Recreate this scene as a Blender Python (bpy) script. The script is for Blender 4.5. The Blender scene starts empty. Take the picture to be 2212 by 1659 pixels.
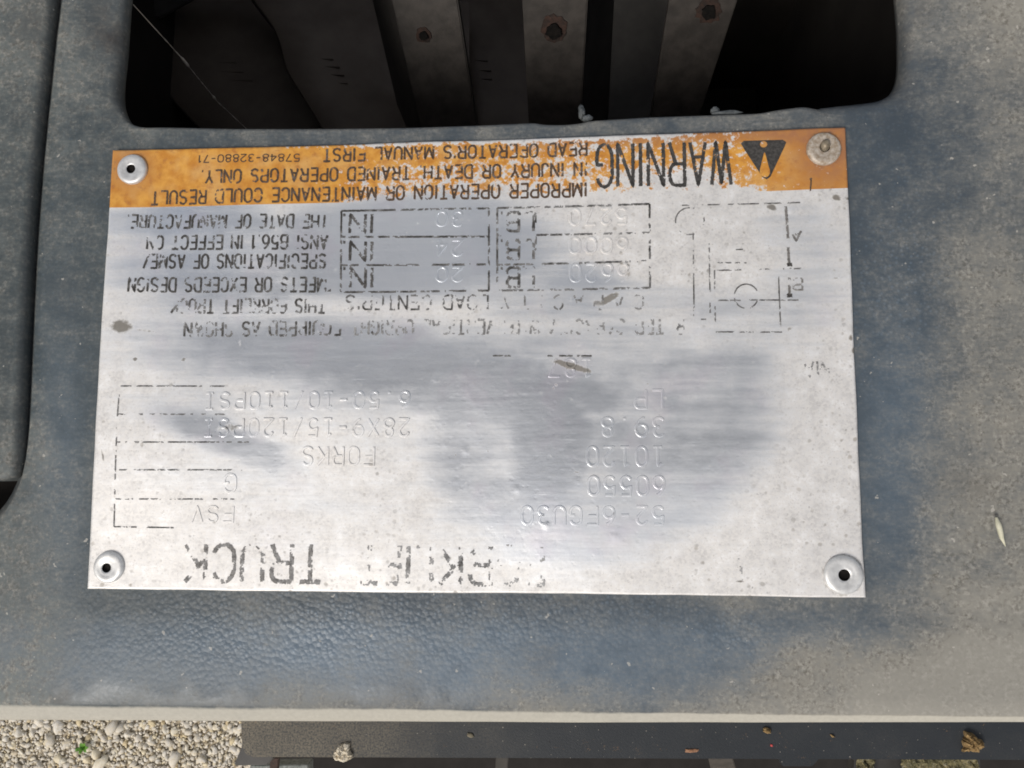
import bpy, bmesh, math, random
import numpy as np
from mathutils import Vector, Matrix
from mathutils.geometry import delaunay_2d_cdt

random.seed(7)
rng = np.random.default_rng(7)
S = bpy.context.scene
COL = S.collection

# ------------------------------------------------------------------ camera
RIGHT = np.array([0.99739109, 0.00122126, -0.07217703])
UP = np.array([0.00624708, 0.99464556, 0.1031561])
FWD = np.array([-0.07191655, 0.10333787, -0.99204299])
EYE = np.array([0.02180054, -0.02204814, 0.16049904])
FPX = 1671.0
cam_data = bpy.data.cameras.new("camera")
cam = bpy.data.objects.new("camera", cam_data)
COL.objects.link(cam)
cam.matrix_world = Matrix([[RIGHT[i], UP[i], -FWD[i], EYE[i]] for i in range(3)] + [[0, 0, 0, 1]])
cam_data.sensor_width = 36.0
cam_data.lens = FPX / 2212 * 36
cam_data.clip_start = 0.005
cam_data.clip_end = 200
S.camera = cam
S.render.resolution_x, S.render.resolution_y = 1024, 768

# ------------------------------------------------------------------ light: bright overcast day
SUN_EL, SUN_AZ = 48, 215
W = bpy.data.worlds.new("World")
S.world = W
W.use_nodes = True
wn, wl = W.node_tree.nodes, W.node_tree.links
bg = wn["Background"]
sky = wn.new("ShaderNodeTexSky")
sky.sky_type = 'NISHITA'
sky.sun_disc = False
sky.sun_elevation = math.radians(SUN_EL)
sky.sun_rotation = math.radians(SUN_AZ)
sky.dust_density = 3.0
sky.air_density = 1.0
wtc = wn.new("ShaderNodeTexCoord")
cl = wn.new("ShaderNodeTexNoise")
cl.inputs["Scale"].default_value = 2.6
cl.inputs["Detail"].default_value = 6
wl.new(wtc.outputs["Generated"], cl.inputs["Vector"])
cr = wn.new("ShaderNodeValToRGB")
cr.color_ramp.elements[0].position = 0.38
cr.color_ramp.elements[1].position = 0.62
wl.new(cl.outputs["Fac"], cr.inputs["Fac"])
cm = wn.new("ShaderNodeMix")
cm.data_type = 'RGBA'
cm.inputs[7].default_value = (9.5, 9.3, 9.1, 1)
wl.new(cr.outputs["Color"], cm.inputs[0])
wl.new(sky.outputs["Color"], cm.inputs[6])
wl.new(cm.outputs[2], bg.inputs["Color"])
bg.inputs["Strength"].default_value = 0.075

sun_d = bpy.data.lights.new("sun", 'SUN')
sun_d.energy = 1.9
sun_d.angle = math.radians(18)
sun_d.color = (1.0, 0.95, 0.88)
sun = bpy.data.objects.new("sun", sun_d)
COL.objects.link(sun)
_el, _az = math.radians(SUN_EL), math.radians(SUN_AZ)
_dir = Vector((math.sin(_az) * math.cos(_el), math.cos(_az) * math.cos(_el), math.sin(_el)))
sun.rotation_euler = _dir.to_track_quat('Z', 'Y').to_euler()

S.view_settings.view_transform = 'Standard'
S.view_settings.look = 'None'
S.view_settings.exposure = 0.42
S.view_settings.gamma = 1.0
S.view_settings.use_curve_mapping = False
S.cycles.filter_width = 1.8


# ------------------------------------------------------------------ helpers
def at(u, v, z):
    """point at height z seen at photo position (u, v) (2212 px wide photo)"""
    d = RIGHT * (u - 1106) / FPX + UP * (829.5 - v) / FPX + FWD
    return EYE + d * ((z - EYE[2]) / d[2])


def at_many(uv, z):
    return np.array([at(u, v, z) for u, v in uv])


def photo_uv(p):
    """inverse of at(), used only to lay the wear, dust, reflection and sheen maps out on the plate and the cowl"""
    q = p - EYE
    d = q @ FWD
    return 1106 + FPX * (q @ RIGHT) / d, 829.5 - FPX * (q @ UP) / d


def vnoise(x, y, seed=0):
    xi, yi = np.floor(x).astype(np.int64), np.floor(y).astype(np.int64)
    fx, fy = x - xi, y - yi
    fx, fy = fx * fx * (3 - 2 * fx), fy * fy * (3 - 2 * fy)

    def h(a, b):
        n = (a * 374761393 + b * 668265263 + seed * 982451653) & 0x7fffffff
        n = ((n ^ (n >> 13)) * 1274126177) & 0x7fffffff
        n = n ^ (n >> 16)
        return (n & 0xffff) / 65535.0
    return (h(xi, yi) * (1 - fx) + h(xi + 1, yi) * fx) * (1 - fy) + (h(xi, yi + 1) * (1 - fx) + h(xi + 1, yi + 1) * fx) * fy


def fbm(x, y, oct=4, seed=0):
    s, a, t = 0, 1.0, 0
    for i in range(oct):
        s = s + a * vnoise(x * 2 ** i + 17.3 * i, y * 2 ** i - 9.1 * i, seed + i)
        t += a
        a *= 0.5
    return s / t


def sstep(a, b, x):
    t = np.clip((x - a) / (b - a), 0, 1)
    return t * t * (3 - 2 * t)


def mesh_obj(name, verts, faces, mat, parent=None, smooth=False, attrs=None):
    me = bpy.data.meshes.new(name)
    me.from_pydata([tuple(map(float, v)) for v in verts], [], [tuple(int(i) for i in f) for f in faces])
    if attrs:
        for k, arr in attrs.items():
            a = me.attributes.new(k, 'FLOAT', 'POINT')
            a.data.foreach_set('value', np.asarray(arr, dtype=np.float32))
    if smooth:
        me.polygons.foreach_set('use_smooth', [True] * len(me.polygons))
    me.update()
    o = bpy.data.objects.new(name, me)
    if mat:
        me.materials.append(mat)
    COL.objects.link(o)
    if parent:
        o.parent = parent
        o.matrix_parent_inverse = parent.matrix_world.inverted()
    return o


def tag(o, label, cat=None, group=None, kind=None):
    if label:
        o['label'] = label
    if cat:
        o['category'] = cat
    if group:
        o['group'] = group
    if kind:
        o['kind'] = kind
    return o


def thing(name, label, cat, loc=(0, 0, 0), group=None):
    o = bpy.data.objects.new(name, None)
    o.empty_display_size = 0.01
    COL.objects.link(o)
    o.matrix_world = Matrix.Translation(Vector([float(c) for c in loc]))
    return tag(o, label, cat, group)


def prism(top, vec):
    """closed prism: polygon 'top' swept along vec"""
    n = len(top)
    top = np.asarray(top, float)
    bot = top + np.asarray(vec, float)
    V = np.vstack([top, bot])
    F = [list(range(n)), list(range(2 * n - 1, n - 1, -1))]
    for i in range(n):
        j = (i + 1) % n
        F.append([i, i + n, j + n, j])
    return V, F


def fix_normals(o, bevel=0, seg=2):
    bm = bmesh.new()
    bm.from_mesh(o.data)
    bmesh.ops.recalc_face_normals(bm, faces=bm.faces)
    if bevel:
        bmesh.ops.bevel(bm, geom=bm.edges[:], offset=bevel, segments=seg, affect='EDGES', clamp_overlap=True)
    bm.to_mesh(o.data)
    bm.free()
    return o


# ------------------------------------------------------------------ node helpers
class NT:
    def __init__(self, name):
        self.m = bpy.data.materials.new(name)
        self.m.use_nodes = True
        self.t = self.m.node_tree
        self.n, self.l = self.t.nodes, self.t.links
        self.b = self.n["Principled BSDF"]
        self.tc = self.n.new("ShaderNodeTexCoord")

    def set(self, sock, v):
        if hasattr(v, 'links') or isinstance(v, bpy.types.NodeSocket):
            self.l.new(v, sock)
        else:
            if isinstance(v, tuple) and len(v) == 3 and sock.type == 'RGBA':
                v = v + (1,)
            sock.default_value = v

    def mapping(self, scale=(1, 1, 1), rot=(0, 0, 0)):
        m = self.n.new("ShaderNodeMapping")
        self.l.new(self.tc.outputs["Object"], m.inputs[0])
        m.inputs["Scale"].default_value = scale
        m.inputs["Rotation"].default_value = rot
        return m.outputs[0]

    def noise(self, scale, detail=4, rough=0.55, vec=None, dist=0):
        x = self.n.new("ShaderNodeTexNoise")
        self.l.new(vec or self.tc.outputs["Object"], x.inputs["Vector"])
        x.inputs["Scale"].default_value = scale
        x.inputs["Detail"].default_value = detail
        x.inputs["Roughness"].default_value = rough
        x.inputs["Distortion"].default_value = dist
        return x.outputs["Fac"]

    def voro(self, scale, feature='F1', out="Distance", vec=None, rand=1.0):
        x = self.n.new("ShaderNodeTexVoronoi")
        x.feature = feature
        self.l.new(vec or self.tc.outputs["Object"], x.inputs["Vector"])
        x.inputs["Scale"].default_value = scale
        x.inputs["Randomness"].default_value = rand
        return x.outputs[out]

    def attr(self, name):
        x = self.n.new("ShaderNodeAttribute")
        x.attribute_name = name
        return x.outputs["Fac"]

    def math(self, op, a, b=0.5, c=None, clamp=False):
        x = self.n.new("ShaderNodeMath")
        x.operation = op
        x.use_clamp = clamp
        self.set(x.inputs[0], a)
        self.set(x.inputs[1], b)
        if c is not None:
            self.set(x.inputs[2], c)
        return x.outputs[0]

    def step(self, v, lo, hi, a=0.0, b=1.0):
        x = self.n.new("ShaderNodeMapRange")
        x.interpolation_type = 'SMOOTHSTEP'
        self.set(x.inputs[0], v)
        x.inputs[1].default_value, x.inputs[2].default_value = lo, hi
        x.inputs[3].default_value, x.inputs[4].default_value = a, b
        return x.outputs[0]

    def mix(self, f, a, b):
        x = self.n.new("ShaderNodeMix")
        x.data_type = 'RGBA'
        self.set(x.inputs[0], f)
        self.set(x.inputs[6], a)
        self.set(x.inputs[7], b)
        return x.outputs[2]

    def mixf(self, f, a, b):
        x = self.n.new("ShaderNodeMix")
        self.set(x.inputs[0], f)
        self.set(x.inputs[2], a)
        self.set(x.inputs[3], b)
        return x.outputs[0]

    def bump(self, h, strength, dist, normal=None):
        x = self.n.new("ShaderNodeBump")
        x.inputs["Strength"].default_value = strength
        x.inputs["Distance"].default_value = dist
        self.set(x.inputs["Height"], h)
        if normal is not None:
            self.l.new(normal, x.inputs["Normal"])
        return x.outputs[0]

    def out(self, color=None, rough=None, metal=None, normal=None, spec=None):
        if color is not None:
            self.set(self.b.inputs["Base Color"], color)
        if rough is not None:
            self.set(self.b.inputs["Roughness"], rough)
        if metal is not None:
            self.set(self.b.inputs["Metallic"], metal)
        if spec is not None:
            self.set(self.b.inputs["Specular IOR Level"], spec)
        if normal is not None:
            self.l.new(normal, self.b.inputs["Normal"])
        return self.m


# ------------------------------------------------------------------ materials
def plate_material(name, painted):
    N = NT(name)
    streak = N.noise(1, 5, 0.6, N.mapping((55, 900, 1), (0, 0, math.radians(-5))))
    streak2 = N.noise(1, 4, 0.6, N.mapping((30, 420, 1), (0, 0, math.radians(14))))
    broad = N.noise(260, 5, 0.6)
    big = N.noise(70, 4, 0.55)
    fine = N.noise(1300, 4, 0.6)
    wear = N.attr("wear")  # plate wear, with a dark reflection column shaped into it
    f = N.math('ADD', wear, N.math('MULTIPLY', N.math('SUBTRACT', broad, 0.5), 0.45))
    f = N.math('ADD', f, N.math('MULTIPLY', N.math('SUBTRACT', streak, 0.5), 0.42))
    f = N.math('ADD', f, N.math('MULTIPLY', N.math('SUBTRACT', streak2, 0.5), 0.50))
    f = N.step(f, 0.12, 0.95)
    # oxide film: warm white, blotchy
    oxide = N.mix(N.step(broad, 0.35, 0.7), (0.60, 0.585, 0.57), (0.80, 0.79, 0.78))
    oxide = N.mix(N.step(fine, 0.40, 0.62), oxide, (0.71, 0.69, 0.665))
    oxide = N.mix(N.step(N.noise(2300, 3, 0.6), 0.56, 0.70, 0, 0.5), oxide, (0.44, 0.42, 0.40))
    # little corrosion pits, round, of mixed size
    v = N.n.new("ShaderNodeTexVoronoi")
    N.l.new(N.tc.outputs["Object"], v.inputs["Vector"])
    v.inputs["Scale"].default_value = 780
    sep = N.n.new("ShaderNodeSeparateColor")
    N.l.new(v.outputs["Color"], sep.inputs[0])
    size = N.math('MULTIPLY', N.math('POWER', sep.outputs[0], 2.6), 0.36)
    dd = N.math('ADD', v.outputs["Distance"], N.math('MULTIPLY', N.math('SUBTRACT', fine, 0.5), 0.55))
    pit0 = N.step(N.math('SUBTRACT', size, dd), -0.16, 0.14)
    pitf = N.math('MULTIPLY', pit0, N.mixf(f, N.step(big, 0.40, 0.66, 0.12, 0.75), 0.06))
    oxide = N.mix(pitf, oxide, N.mix(sep.outputs[1], (0.20, 0.19, 0.175), (0.30, 0.265, 0.22)))
    metal = N.mix(streak, (0.74, 0.77, 0.81), (0.84, 0.86, 0.88))
    metal = N.mix(N.step(big, 0.52, 0.68, 0, 0.5), metal, (0.74, 0.70, 0.76))
    col = N.mix(f, oxide, metal)
    rough = N.mixf(f, N.mixf(broad, 0.48, 0.6), N.mixf(N.math('MULTIPLY', streak, big), 0.25, 0.46))
    met = N.mixf(f, N.mixf(pitf, 0.45, 0.15), 0.92)
    # pale scuffs across the polished metal
    scuff = N.step(N.noise(1, 3, 0.7, N.mapping((90, 1500, 1), (0, 0, math.radians(-12)))), 0.64, 0.74, 0, 0.5)
    rough = N.mixf(scuff, rough, 0.55)
    chalk = N.math('MULTIPLY', N.step(N.noise(520, 5, 0.7), 0.62, 0.72), 0.55)
    col = N.mix(chalk, col, (0.78, 0.77, 0.75))
    met = N.mixf(chalk, met, 0.25)
    if painted:
        o = N.attr("paint")
        flake = N.math('ADD', N.noise(520, 7, 0.68), N.math('MULTIPLY', N.math('SUBTRACT', N.noise(1500, 4, 0.6), 0.5), 0.32))
        pf = N.step(N.math('ADD', flake, o), 0.94, 1.05)
        tone = N.noise(420, 5, 0.6)
        paint = N.mix(N.step(tone, 0.3, 0.72), (0.45, 0.18, 0.018), (0.60, 0.30, 0.050))
        rust = N.attr("rust")
        paint = N.mix(N.step(N.noise(150, 4), 0.46, 0.7, 0, 0.45), paint, (0.56, 0.36, 0.15))
        paint = N.mix(N.step(N.noise(520, 5, 0.65), 0.52, 0.70, 0, 0.7), paint, (0.34, 0.13, 0.03))
        paint = N.mix(N.math('MULTIPLY', rust, N.step(tone, 0.25, 0.6, 0.5, 1.0)), paint, (0.31, 0.135, 0.055))
        col = N.mix(pf, col, paint)
        rough = N.mixf(pf, rough, 0.5)
        met = N.mixf(pf, met, 0.0)
    st = N.attr("stain")
    stf = N.step(N.math('ADD', st, N.math('MULTIPLY', N.math('SUBTRACT', N.noise(900, 5, 0.65), 0.5), 0.9)), 0.35, 0.75)
    col = N.mix(N.math('MULTIPLY', stf, 0.85), col, N.mix(big, (0.06, 0.055, 0.05), (0.12, 0.10, 0.065)))
    rough = N.mixf(stf, rough, 0.7)
    met = N.mixf(stf, met, 0.0)
    nb = N.bump(streak, 0.10, 0.0002)
    nb = N.bump(broad, 0.06, 0.0008, nb)
    nb = N.bump(big, 0.08, 0.0016, nb)
    nb = N.bump(pit0, 0.10, -0.0001, nb)
    return N.out(col, rough, met, nb)


M_PLATE = plate_material("worn_aluminium", False)
M_BAND = plate_material("flaked_orange_paint", True)


def ink_material(name, c):
    N = NT(name)
    col = N.mix(N.step(N.noise(1800, 4), 0.35, 0.7), c, tuple(min(1, x * 2.2 + 0.01) for x in c))
    col = N.mix(N.math('MULTIPLY', N.attr("rubbed"), N.step(N.noise(2600, 3, 0.7), 0.25, 0.6, 0.4, 1.0)), col, (0.36, 0.36, 0.36))
    return N.out(col, 0.6, 0.0)


M_INK = ink_material("black_ink", (0.022, 0.02, 0.018))
M_INKB = ink_material("brown_black_ink", (0.045, 0.026, 0.014))
M_INKG = ink_material("grey_worn_ink", (0.09, 0.085, 0.08))


def cowl_material(name, base=(0.038, 0.050, 0.062)):
    N = NT(name)
    dust = N.attr("dust")
    tint = N.attr("tint")
    g = N.attr("grain")
    grain = N.voro(1050, 'F1', "Distance", None, 1.0)
    n1 = N.noise(230, 6, 0.62)
    n2 = N.noise(1250, 4, 0.65)
    n3 = N.noise(60, 4, 0.55)
    n4 = N.noise(560, 4, 0.7)
    scr = N.noise(1, 4, 0.65, N.mapping((350, 1500, 1), (0, 0, math.radians(28))))
    f = N.math('ADD', dust, N.math('MULTIPLY', N.math('SUBTRACT', n1, 0.5), 0.75))
    f = N.math('ADD', f, N.math('MULTIPLY', N.math('SUBTRACT', n4, 0.5), 0.45))
    f = N.math('ADD', f, N.math('MULTIPLY', N.math('SUBTRACT', n3, 0.5), 0.7))
    f = N.math('ADD', f, N.math('MULTIPLY', N.math('SUBTRACT', n2, 0.5), 0.36))
    f = N.math('ADD', f, N.math('MULTIPLY', N.math('SUBTRACT', scr, 0.5), 0.45))
    f = N.step(f, -0.05, 0.95)
    plastic = N.mix(n3, base, tuple(x * 1.45 for x in base))
    plastic = N.mix(N.math('MULTIPLY', tint, 0.7), plastic, (0.038, 0.049, 0.050))
    plastic = N.mix(N.math('MULTIPLY', N.attr('sky_sheen'), N.step(n1, 0.2, 0.6, 0.6, 1.0)), plastic, (0.110, 0.152, 0.198))  # lighter blue patches: sky sheen painted into the plastic's colour
    cell = N.math('MULTIPLY', N.step(grain, 0.42, 0.12), N.math('MULTIPLY', g, 0.55))
    plastic = N.mix(cell, plastic, (0.15, 0.20, 0.255))
    dcol = N.mix(tint, (0.215, 0.205, 0.178), (0.155, 0.17, 0.163))
    dcol = N.mix(N.step(n4, 0.38, 0.66), dcol, N.mix(N.step(n2, 0.35, 0.65), (0.115, 0.106, 0.088), (0.285, 0.275, 0.245)))
    col = N.mix(f, plastic, dcol)
    heavy = N.step(dust, 0.72, 1.0, 0, 0.55)
    col = N.mix(heavy, col, N.mix(n4, (0.20, 0.195, 0.175), (0.34, 0.325, 0.285)))
    dark = N.math('MULTIPLY', N.attr("grime"), N.step(n1, 0.3, 0.6, 0.5, 1.0))
    col = N.mix(dark, col, (0.022, 0.018, 0.017))
    sp = N.math('MULTIPLY', N.step(N.noise(620, 2, 0.5), 0.735, 0.76), 0.6)
    col = N.mix(sp, col, (0.42, 0.40, 0.36))
    caked = N.attr("caked")
    cf = N.step(N.math('ADD', caked, N.math('MULTIPLY', N.math('SUBTRACT', n1, 0.5), 0.5)), 0.3, 0.8)
    col = N.mix(cf, col, N.mix(n2, (0.31, 0.295, 0.255), (0.45, 0.43, 0.375)))
    rough = N.mixf(N.math('MAXIMUM', f, cf), 0.42, 0.9)
    nb = N.n.new("ShaderNodeBump")
    nb.inputs["Distance"].default_value = 0.00030
    N.l.new(N.math('MULTIPLY', g, 0.6), nb.inputs["Strength"])
    nb.invert = True
    N.l.new(N.math('ADD', grain, N.math('MULTIPLY', n2, 0.5)), nb.inputs["Height"])
    nb2 = N.bump(n4, 0.12, 0.0003, nb.outputs[0])
    return N.out(col, rough, 0.0, nb2, 0.5)


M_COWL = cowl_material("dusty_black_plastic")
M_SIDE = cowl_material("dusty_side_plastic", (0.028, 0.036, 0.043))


def plain(name, a, b, scale, rough, metal=0.0, bump=0.0, bdist=0.0005, detail=5):
    N = NT(name)
    n = N.noise(scale, detail, 0.62)
    col = N.mix(N.step(n, 0.3, 0.72), a, b)
    return N.out(col, rough, metal, N.bump(n, bump, bdist) if bump else None)


M_RIVET = plain("rivet_aluminium", (0.52, 0.52, 0.515), (0.70, 0.70, 0.69), 700, 0.48, 0.6, 0.15, 0.0001)
M_RIVOLD = plain("dull_rivet", (0.26, 0.20, 0.14), (0.50, 0.45, 0.39), 1100, 0.6, 0.3, 0.5, 0.0002)
M_PIN = plain("pin_steel", (0.16, 0.13, 0.09), (0.28, 0.24, 0.18), 900, 0.5, 0.5)
M_BORE_SHADE = plain("bore_shade", (0.006, 0.006, 0.006), (0.015, 0.013, 0.012), 900, 0.8)  # near-black colour stands in for shade inside the shallow bores
M_BRACKET = plain("bracket_paint", (0.026, 0.0225, 0.020), (0.052, 0.045, 0.040), 190, 0.5, 0.0, 0.25, 0.0006)
M_FLANGE = plain("flange_paint", (0.026, 0.024, 0.022), (0.042, 0.038, 0.035), 120, 0.6)
M_RUST = plain("rust_stain", (0.016, 0.010, 0.008), (0.045, 0.022, 0.015), 500, 0.85, 0.0, 0.6, 0.0006)
M_DARK = plain("dark_moulding", (0.095, 0.077, 0.063), (0.135, 0.111, 0.093), 60, 0.62, 0.0, 0.1, 0.0003)
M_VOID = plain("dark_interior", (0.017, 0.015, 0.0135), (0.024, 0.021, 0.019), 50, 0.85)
M_WEB = plain("cobweb", (0.55, 0.50, 0.42), (0.75, 0.70, 0.62), 600, 0.8)
M_STRAW = plain("straw", (0.42, 0.41, 0.30), (0.56, 0.54, 0.42), 500, 0.7)
M_FLASH = plain("torn_plastic", (0.035, 0.041, 0.045), (0.085, 0.095, 0.10), 700, 0.6, 0.0, 0.5, 0.0006)
M_MUD = plain("pale_mud", (0.56, 0.48, 0.35), (0.80, 0.73, 0.60), 380, 0.9, 0.0, 0.9, 0.002)
M_MUDB = plain("brown_mud", (0.17, 0.105, 0.04), (0.40, 0.27, 0.12), 420, 0.95, 0.0, 0.9, 0.002)
M_FLECK = plain("red_paint_fleck", (0.5, 0.06, 0.06), (0.6, 0.10, 0.09), 300, 0.6)
M_LEAF = plain("weed_green", (0.06, 0.17, 0.015), (0.14, 0.30, 0.03), 300, 0.6)


M_BORE_SHADE.node_tree.nodes["Principled BSDF"].inputs["Specular IOR Level"].default_value = 0.05
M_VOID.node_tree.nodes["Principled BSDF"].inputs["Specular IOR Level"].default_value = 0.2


def beam_material():
    N = NT("dirty_black_beam")
    n1 = N.noise(45, 5, 0.6)
    n2 = N.noise(1100, 4, 0.7)
    x = N.n.new("ShaderNodeSeparateXYZ")
    N.l.new(N.tc.outputs["Object"], x.inputs[0])
    left = N.step(x.outputs[0], -0.16, 0.03, 0.90, 0.04)
    f = N.math('ADD', left, N.math('MULTIPLY', N.math('SUBTRACT', n1, 0.5), 0.7))
    f = N.math('MULTIPLY', N.step(f, 0.0, 1.1), N.step(n2, 0.3, 0.66))
    col = N.mix(f, N.mix(n1, (0.013, 0.016, 0.020), (0.022, 0.026, 0.031)), (0.23, 0.20, 0.15))
    speck = N.step(N.noise(800, 2, 0.5), 0.72, 0.75)
    col = N.mix(N.math('MULTIPLY', speck, 0.7), col, (0.34, 0.31, 0.26))
    dk = N.step(N.noise(520, 2, 0.5), 0.745, 0.765)
    col = N.mix(dk, col, (0.008, 0.008, 0.008))
    rust = N.step(N.math('ADD', N.noise(160, 5, 0.7), N.noise(1500, 3, 0.6)), 1.22, 1.3)
    col = N.mix(N.math('MULTIPLY', rust, 0.5), col, (0.22, 0.13, 0.06))
    return N.out(col, N.mixf(f, 0.55, 0.9), 0.0, N.bump(n2, 0.35, 0.0004), 0.3)


M_BEAM = beam_material()


def moss_material():
    N = NT("mossy_debris")
    n1 = N.noise(160, 6, 0.7)
    n2 = N.noise(600, 5, 0.7)
    col = N.mix(N.step(n1, 0.35, 0.65), (0.11, 0.10, 0.045), (0.34, 0.29, 0.15))
    col = N.mix(N.step(n2, 0.55, 0.7), col, (0.55, 0.52, 0.42))
    col = N.mix(N.step(n2, 0.45, 0.32), col, (0.05, 0.055, 0.02))
    return N.out(col, 0.95, 0.0, N.bump(n2, 0.9, 0.004))


M_MOSS = moss_material()


def gravel_material():
    N = NT("limestone_gravel")
    g = N.n.new("ShaderNodeNewGeometry")
    r = N.n.new("ShaderNodeValToRGB")
    els = r.color_ramp.elements
    els[0].position, els[0].color = 0.0, (0.70, 0.69, 0.66, 1)
    els[1].position, els[1].color = 1.0, (0.80, 0.79, 0.77, 1)
    for p, c in ((0.2, (0.56, 0.55, 0.53)), (0.42, (0.74, 0.71, 0.62)), (0.56, (0.64, 0.56, 0.38)),
                 (0.62, (0.52, 0.41, 0.24)), (0.68, (0.66, 0.65, 0.63)), (0.88, (0.50, 0.49, 0.47))):
        e = els.new(p)
        e.color = c + (1,)
    N.l.new(g.outputs["Random Per Island"], r.inputs[0])
    n = N.noise(260, 5, 0.6)
    col = N.mix(N.step(n, 0.35, 0.75, 0.3, 0.75), r.outputs[0], (0.50, 0.41, 0.255))
    return N.out(col, 0.85, 0.0, N.bump(n, 0.3, 0.001))


M_GRAVEL = gravel_material()


def ground_material():
    N = NT("gravel_ground")
    c = N.voro(70, 'F1', "Color")
    d = N.voro(70, 'F1', "Distance")
    n = N.noise(30, 5, 0.6)
    col = N.mix(c, (0.30, 0.25, 0.17), (0.5, 0.46, 0.38))
    col = N.mix(N.step(n, 0.35, 0.65), col, (0.34, 0.28, 0.19))
    return N.out(col, 0.95, 0.0, N.bump(d, 0.6, 0.006))


M_GROUND = ground_material()

# ------------------------------------------------------------------ ground and gravel
ZG = -0.85
g = mesh_obj("ground", [(-30, -30, ZG), (30, -30, ZG), (30, 30, ZG), (-30, 30, ZG)], [(0, 1, 2, 3)], M_GROUND)
g['kind'] = 'structure'


def icosphere(sub):
    bm = bmesh.new()
    bmesh.ops.create_icosphere(bm, subdivisions=sub, radius=1)
    V = np.array([v.co[:] for v in bm.verts])
    F = np.array([[v.index for v in f.verts] for f in bm.faces])
    bm.free()
    return V, F


def build_gravel():
    V0, F0 = icosphere(2)
    variants = []
    for k in range(14):
        v = V0.copy()
        for _ in range(9):          # chip flat facets off the pebble
            d = rng.normal(size=3)
            d /= np.linalg.norm(d)
            h = rng.uniform(0.42, 0.80)
            over = np.maximum(v @ d - h, 0)
            v -= over[:, None] * d
        v *= 1 + 0.05 * rng.normal(size=(len(v), 1))
        variants.append(v)
    c = at(240, 1620, ZG)
    sets = []
    for half, sp, r0, r1, n in (((0.34, 0.19), 0.0038, 0.0015, 0.0036, 1), ((0.34, 0.19), 0.0095, 0.0036, 0.0066, 1),
                                ((0.34, 0.19), 0.040, 0.0075, 0.0130, 1), ((1.1, 0.9), 0.024, 0.006, 0.013, 1)):
        xs = np.arange(-half[0], half[0], sp)
        ys = np.arange(-half[1], half[1], sp)
        X, Y = np.meshgrid(xs, ys)
        P = np.stack([X.ravel(), Y.ravel()], 1) + rng.uniform(-0.5, 0.5, (X.size, 2)) * sp
        if half[0] > 1:
            P = P[(np.abs(P[:, 0]) > 0.33) | (np.abs(P[:, 1]) > 0.18)]
        sets.append((P, rng.uniform(0, 1, len(P)) ** 1.6 * (r1 - r0) + r0))
    VV, FF, off = [], [], 0
    for P, R in sets:
        for (x, y), r in zip(P, R):
            v = variants[rng.integers(len(variants))] * (r * np.array([rng.uniform(.8, 1.35), rng.uniform(.7, 1.05), rng.uniform(.45, .8)]))
            a, b = rng.uniform(0, 6.28), rng.normal() * 0.35
            ca, sa, cb, sb = math.cos(a), math.sin(a), math.cos(b), math.sin(b)
            Rm = np.array([[ca, -sa, 0], [sa, ca, 0], [0, 0, 1]]) @ np.array([[1, 0, 0], [0, cb, -sb], [0, sb, cb]])
            v = v @ Rm.T + np.array([c[0] + x, c[1] + y, ZG + r * 0.30 + rng.uniform(0, 0.002)])
            VV.append(v)
            FF.append(F0 + off)
            off += len(v)
    V, F = np.vstack(VV).astype(np.float32), np.vstack(FF).astype(np.int32)
    me = bpy.data.meshes.new("gravel")
    me.vertices.add(len(V))
    me.vertices.foreach_set('co', V.ravel())
    me.loops.add(F.size)
    me.loops.foreach_set('vertex_index', F.ravel())
    me.polygons.add(len(F))
    me.polygons.foreach_set('loop_start', np.arange(0, F.size, 3, dtype=np.int32))
    me.polygons.foreach_set('loop_total', np.full(len(F), 3, dtype=np.int32))
    me.update()
    me.validate()
    me.materials.append(M_GRAVEL)
    o = bpy.data.objects.new("gravel", me)
    COL.objects.link(o)
    tag(o, "pale crushed limestone gravel on the ground below", None, None, 'stuff')


build_gravel()


def weed(u, v, label, size, n):
    base = at(u, v, ZG)
    V, F = [], []
    for i in range(n):
        a = i * 2 * math.pi / n + random.uniform(-.4, .4)
        d = np.array([math.cos(a), math.sin(a), 0])
        s = np.array([-d[1], d[0], 0])
        L = size * random.uniform(.6, 1.1)
        b = base + np.array([0, 0, 0.006])
        pts = [b + d * L * t + np.array([0, 0, L * h]) for t, h in ((0, 0), (.35, .5), (.7, .75), (1, .6))]
        wd = [0.0008, 0.0022, 0.002, 0.0001]
        k = len(V)
        for p, w_ in zip(pts, wd):
            V += [p - s * w_, p + s * w_]
        for j in range(3):
            F.append((k + 2 * j, k + 2 * j + 1, k + 2 * j + 3, k + 2 * j + 2))
    o = mesh_obj("weed", V, F, M_LEAF)
    tag(o, label, "weed", "green weeds in the gravel")


weed(897, 1577, "green weed at the gravel's top edge, close to the black beam", 0.014, 9)
weed(190, 1609, "small green weed near the middle of the pale gravel", 0.010, 7)

# ------------------------------------------------------------------ unseen dark steel frame overhead, added to darken the plate's reflection
def box(name, lo, hi, mat, parent, bev=0.004):
    x0_, y0_, z0_ = lo
    x1_, y1_, z1_ = hi
    V, F = prism([(x0_, y0_, z1_), (x1_, y0_, z1_), (x1_, y1_, z1_), (x0_, y1_, z1_)], (0, 0, z0_ - z1_))
    return fix_normals(mesh_obj(name, V, F, mat, parent), bev)


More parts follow.
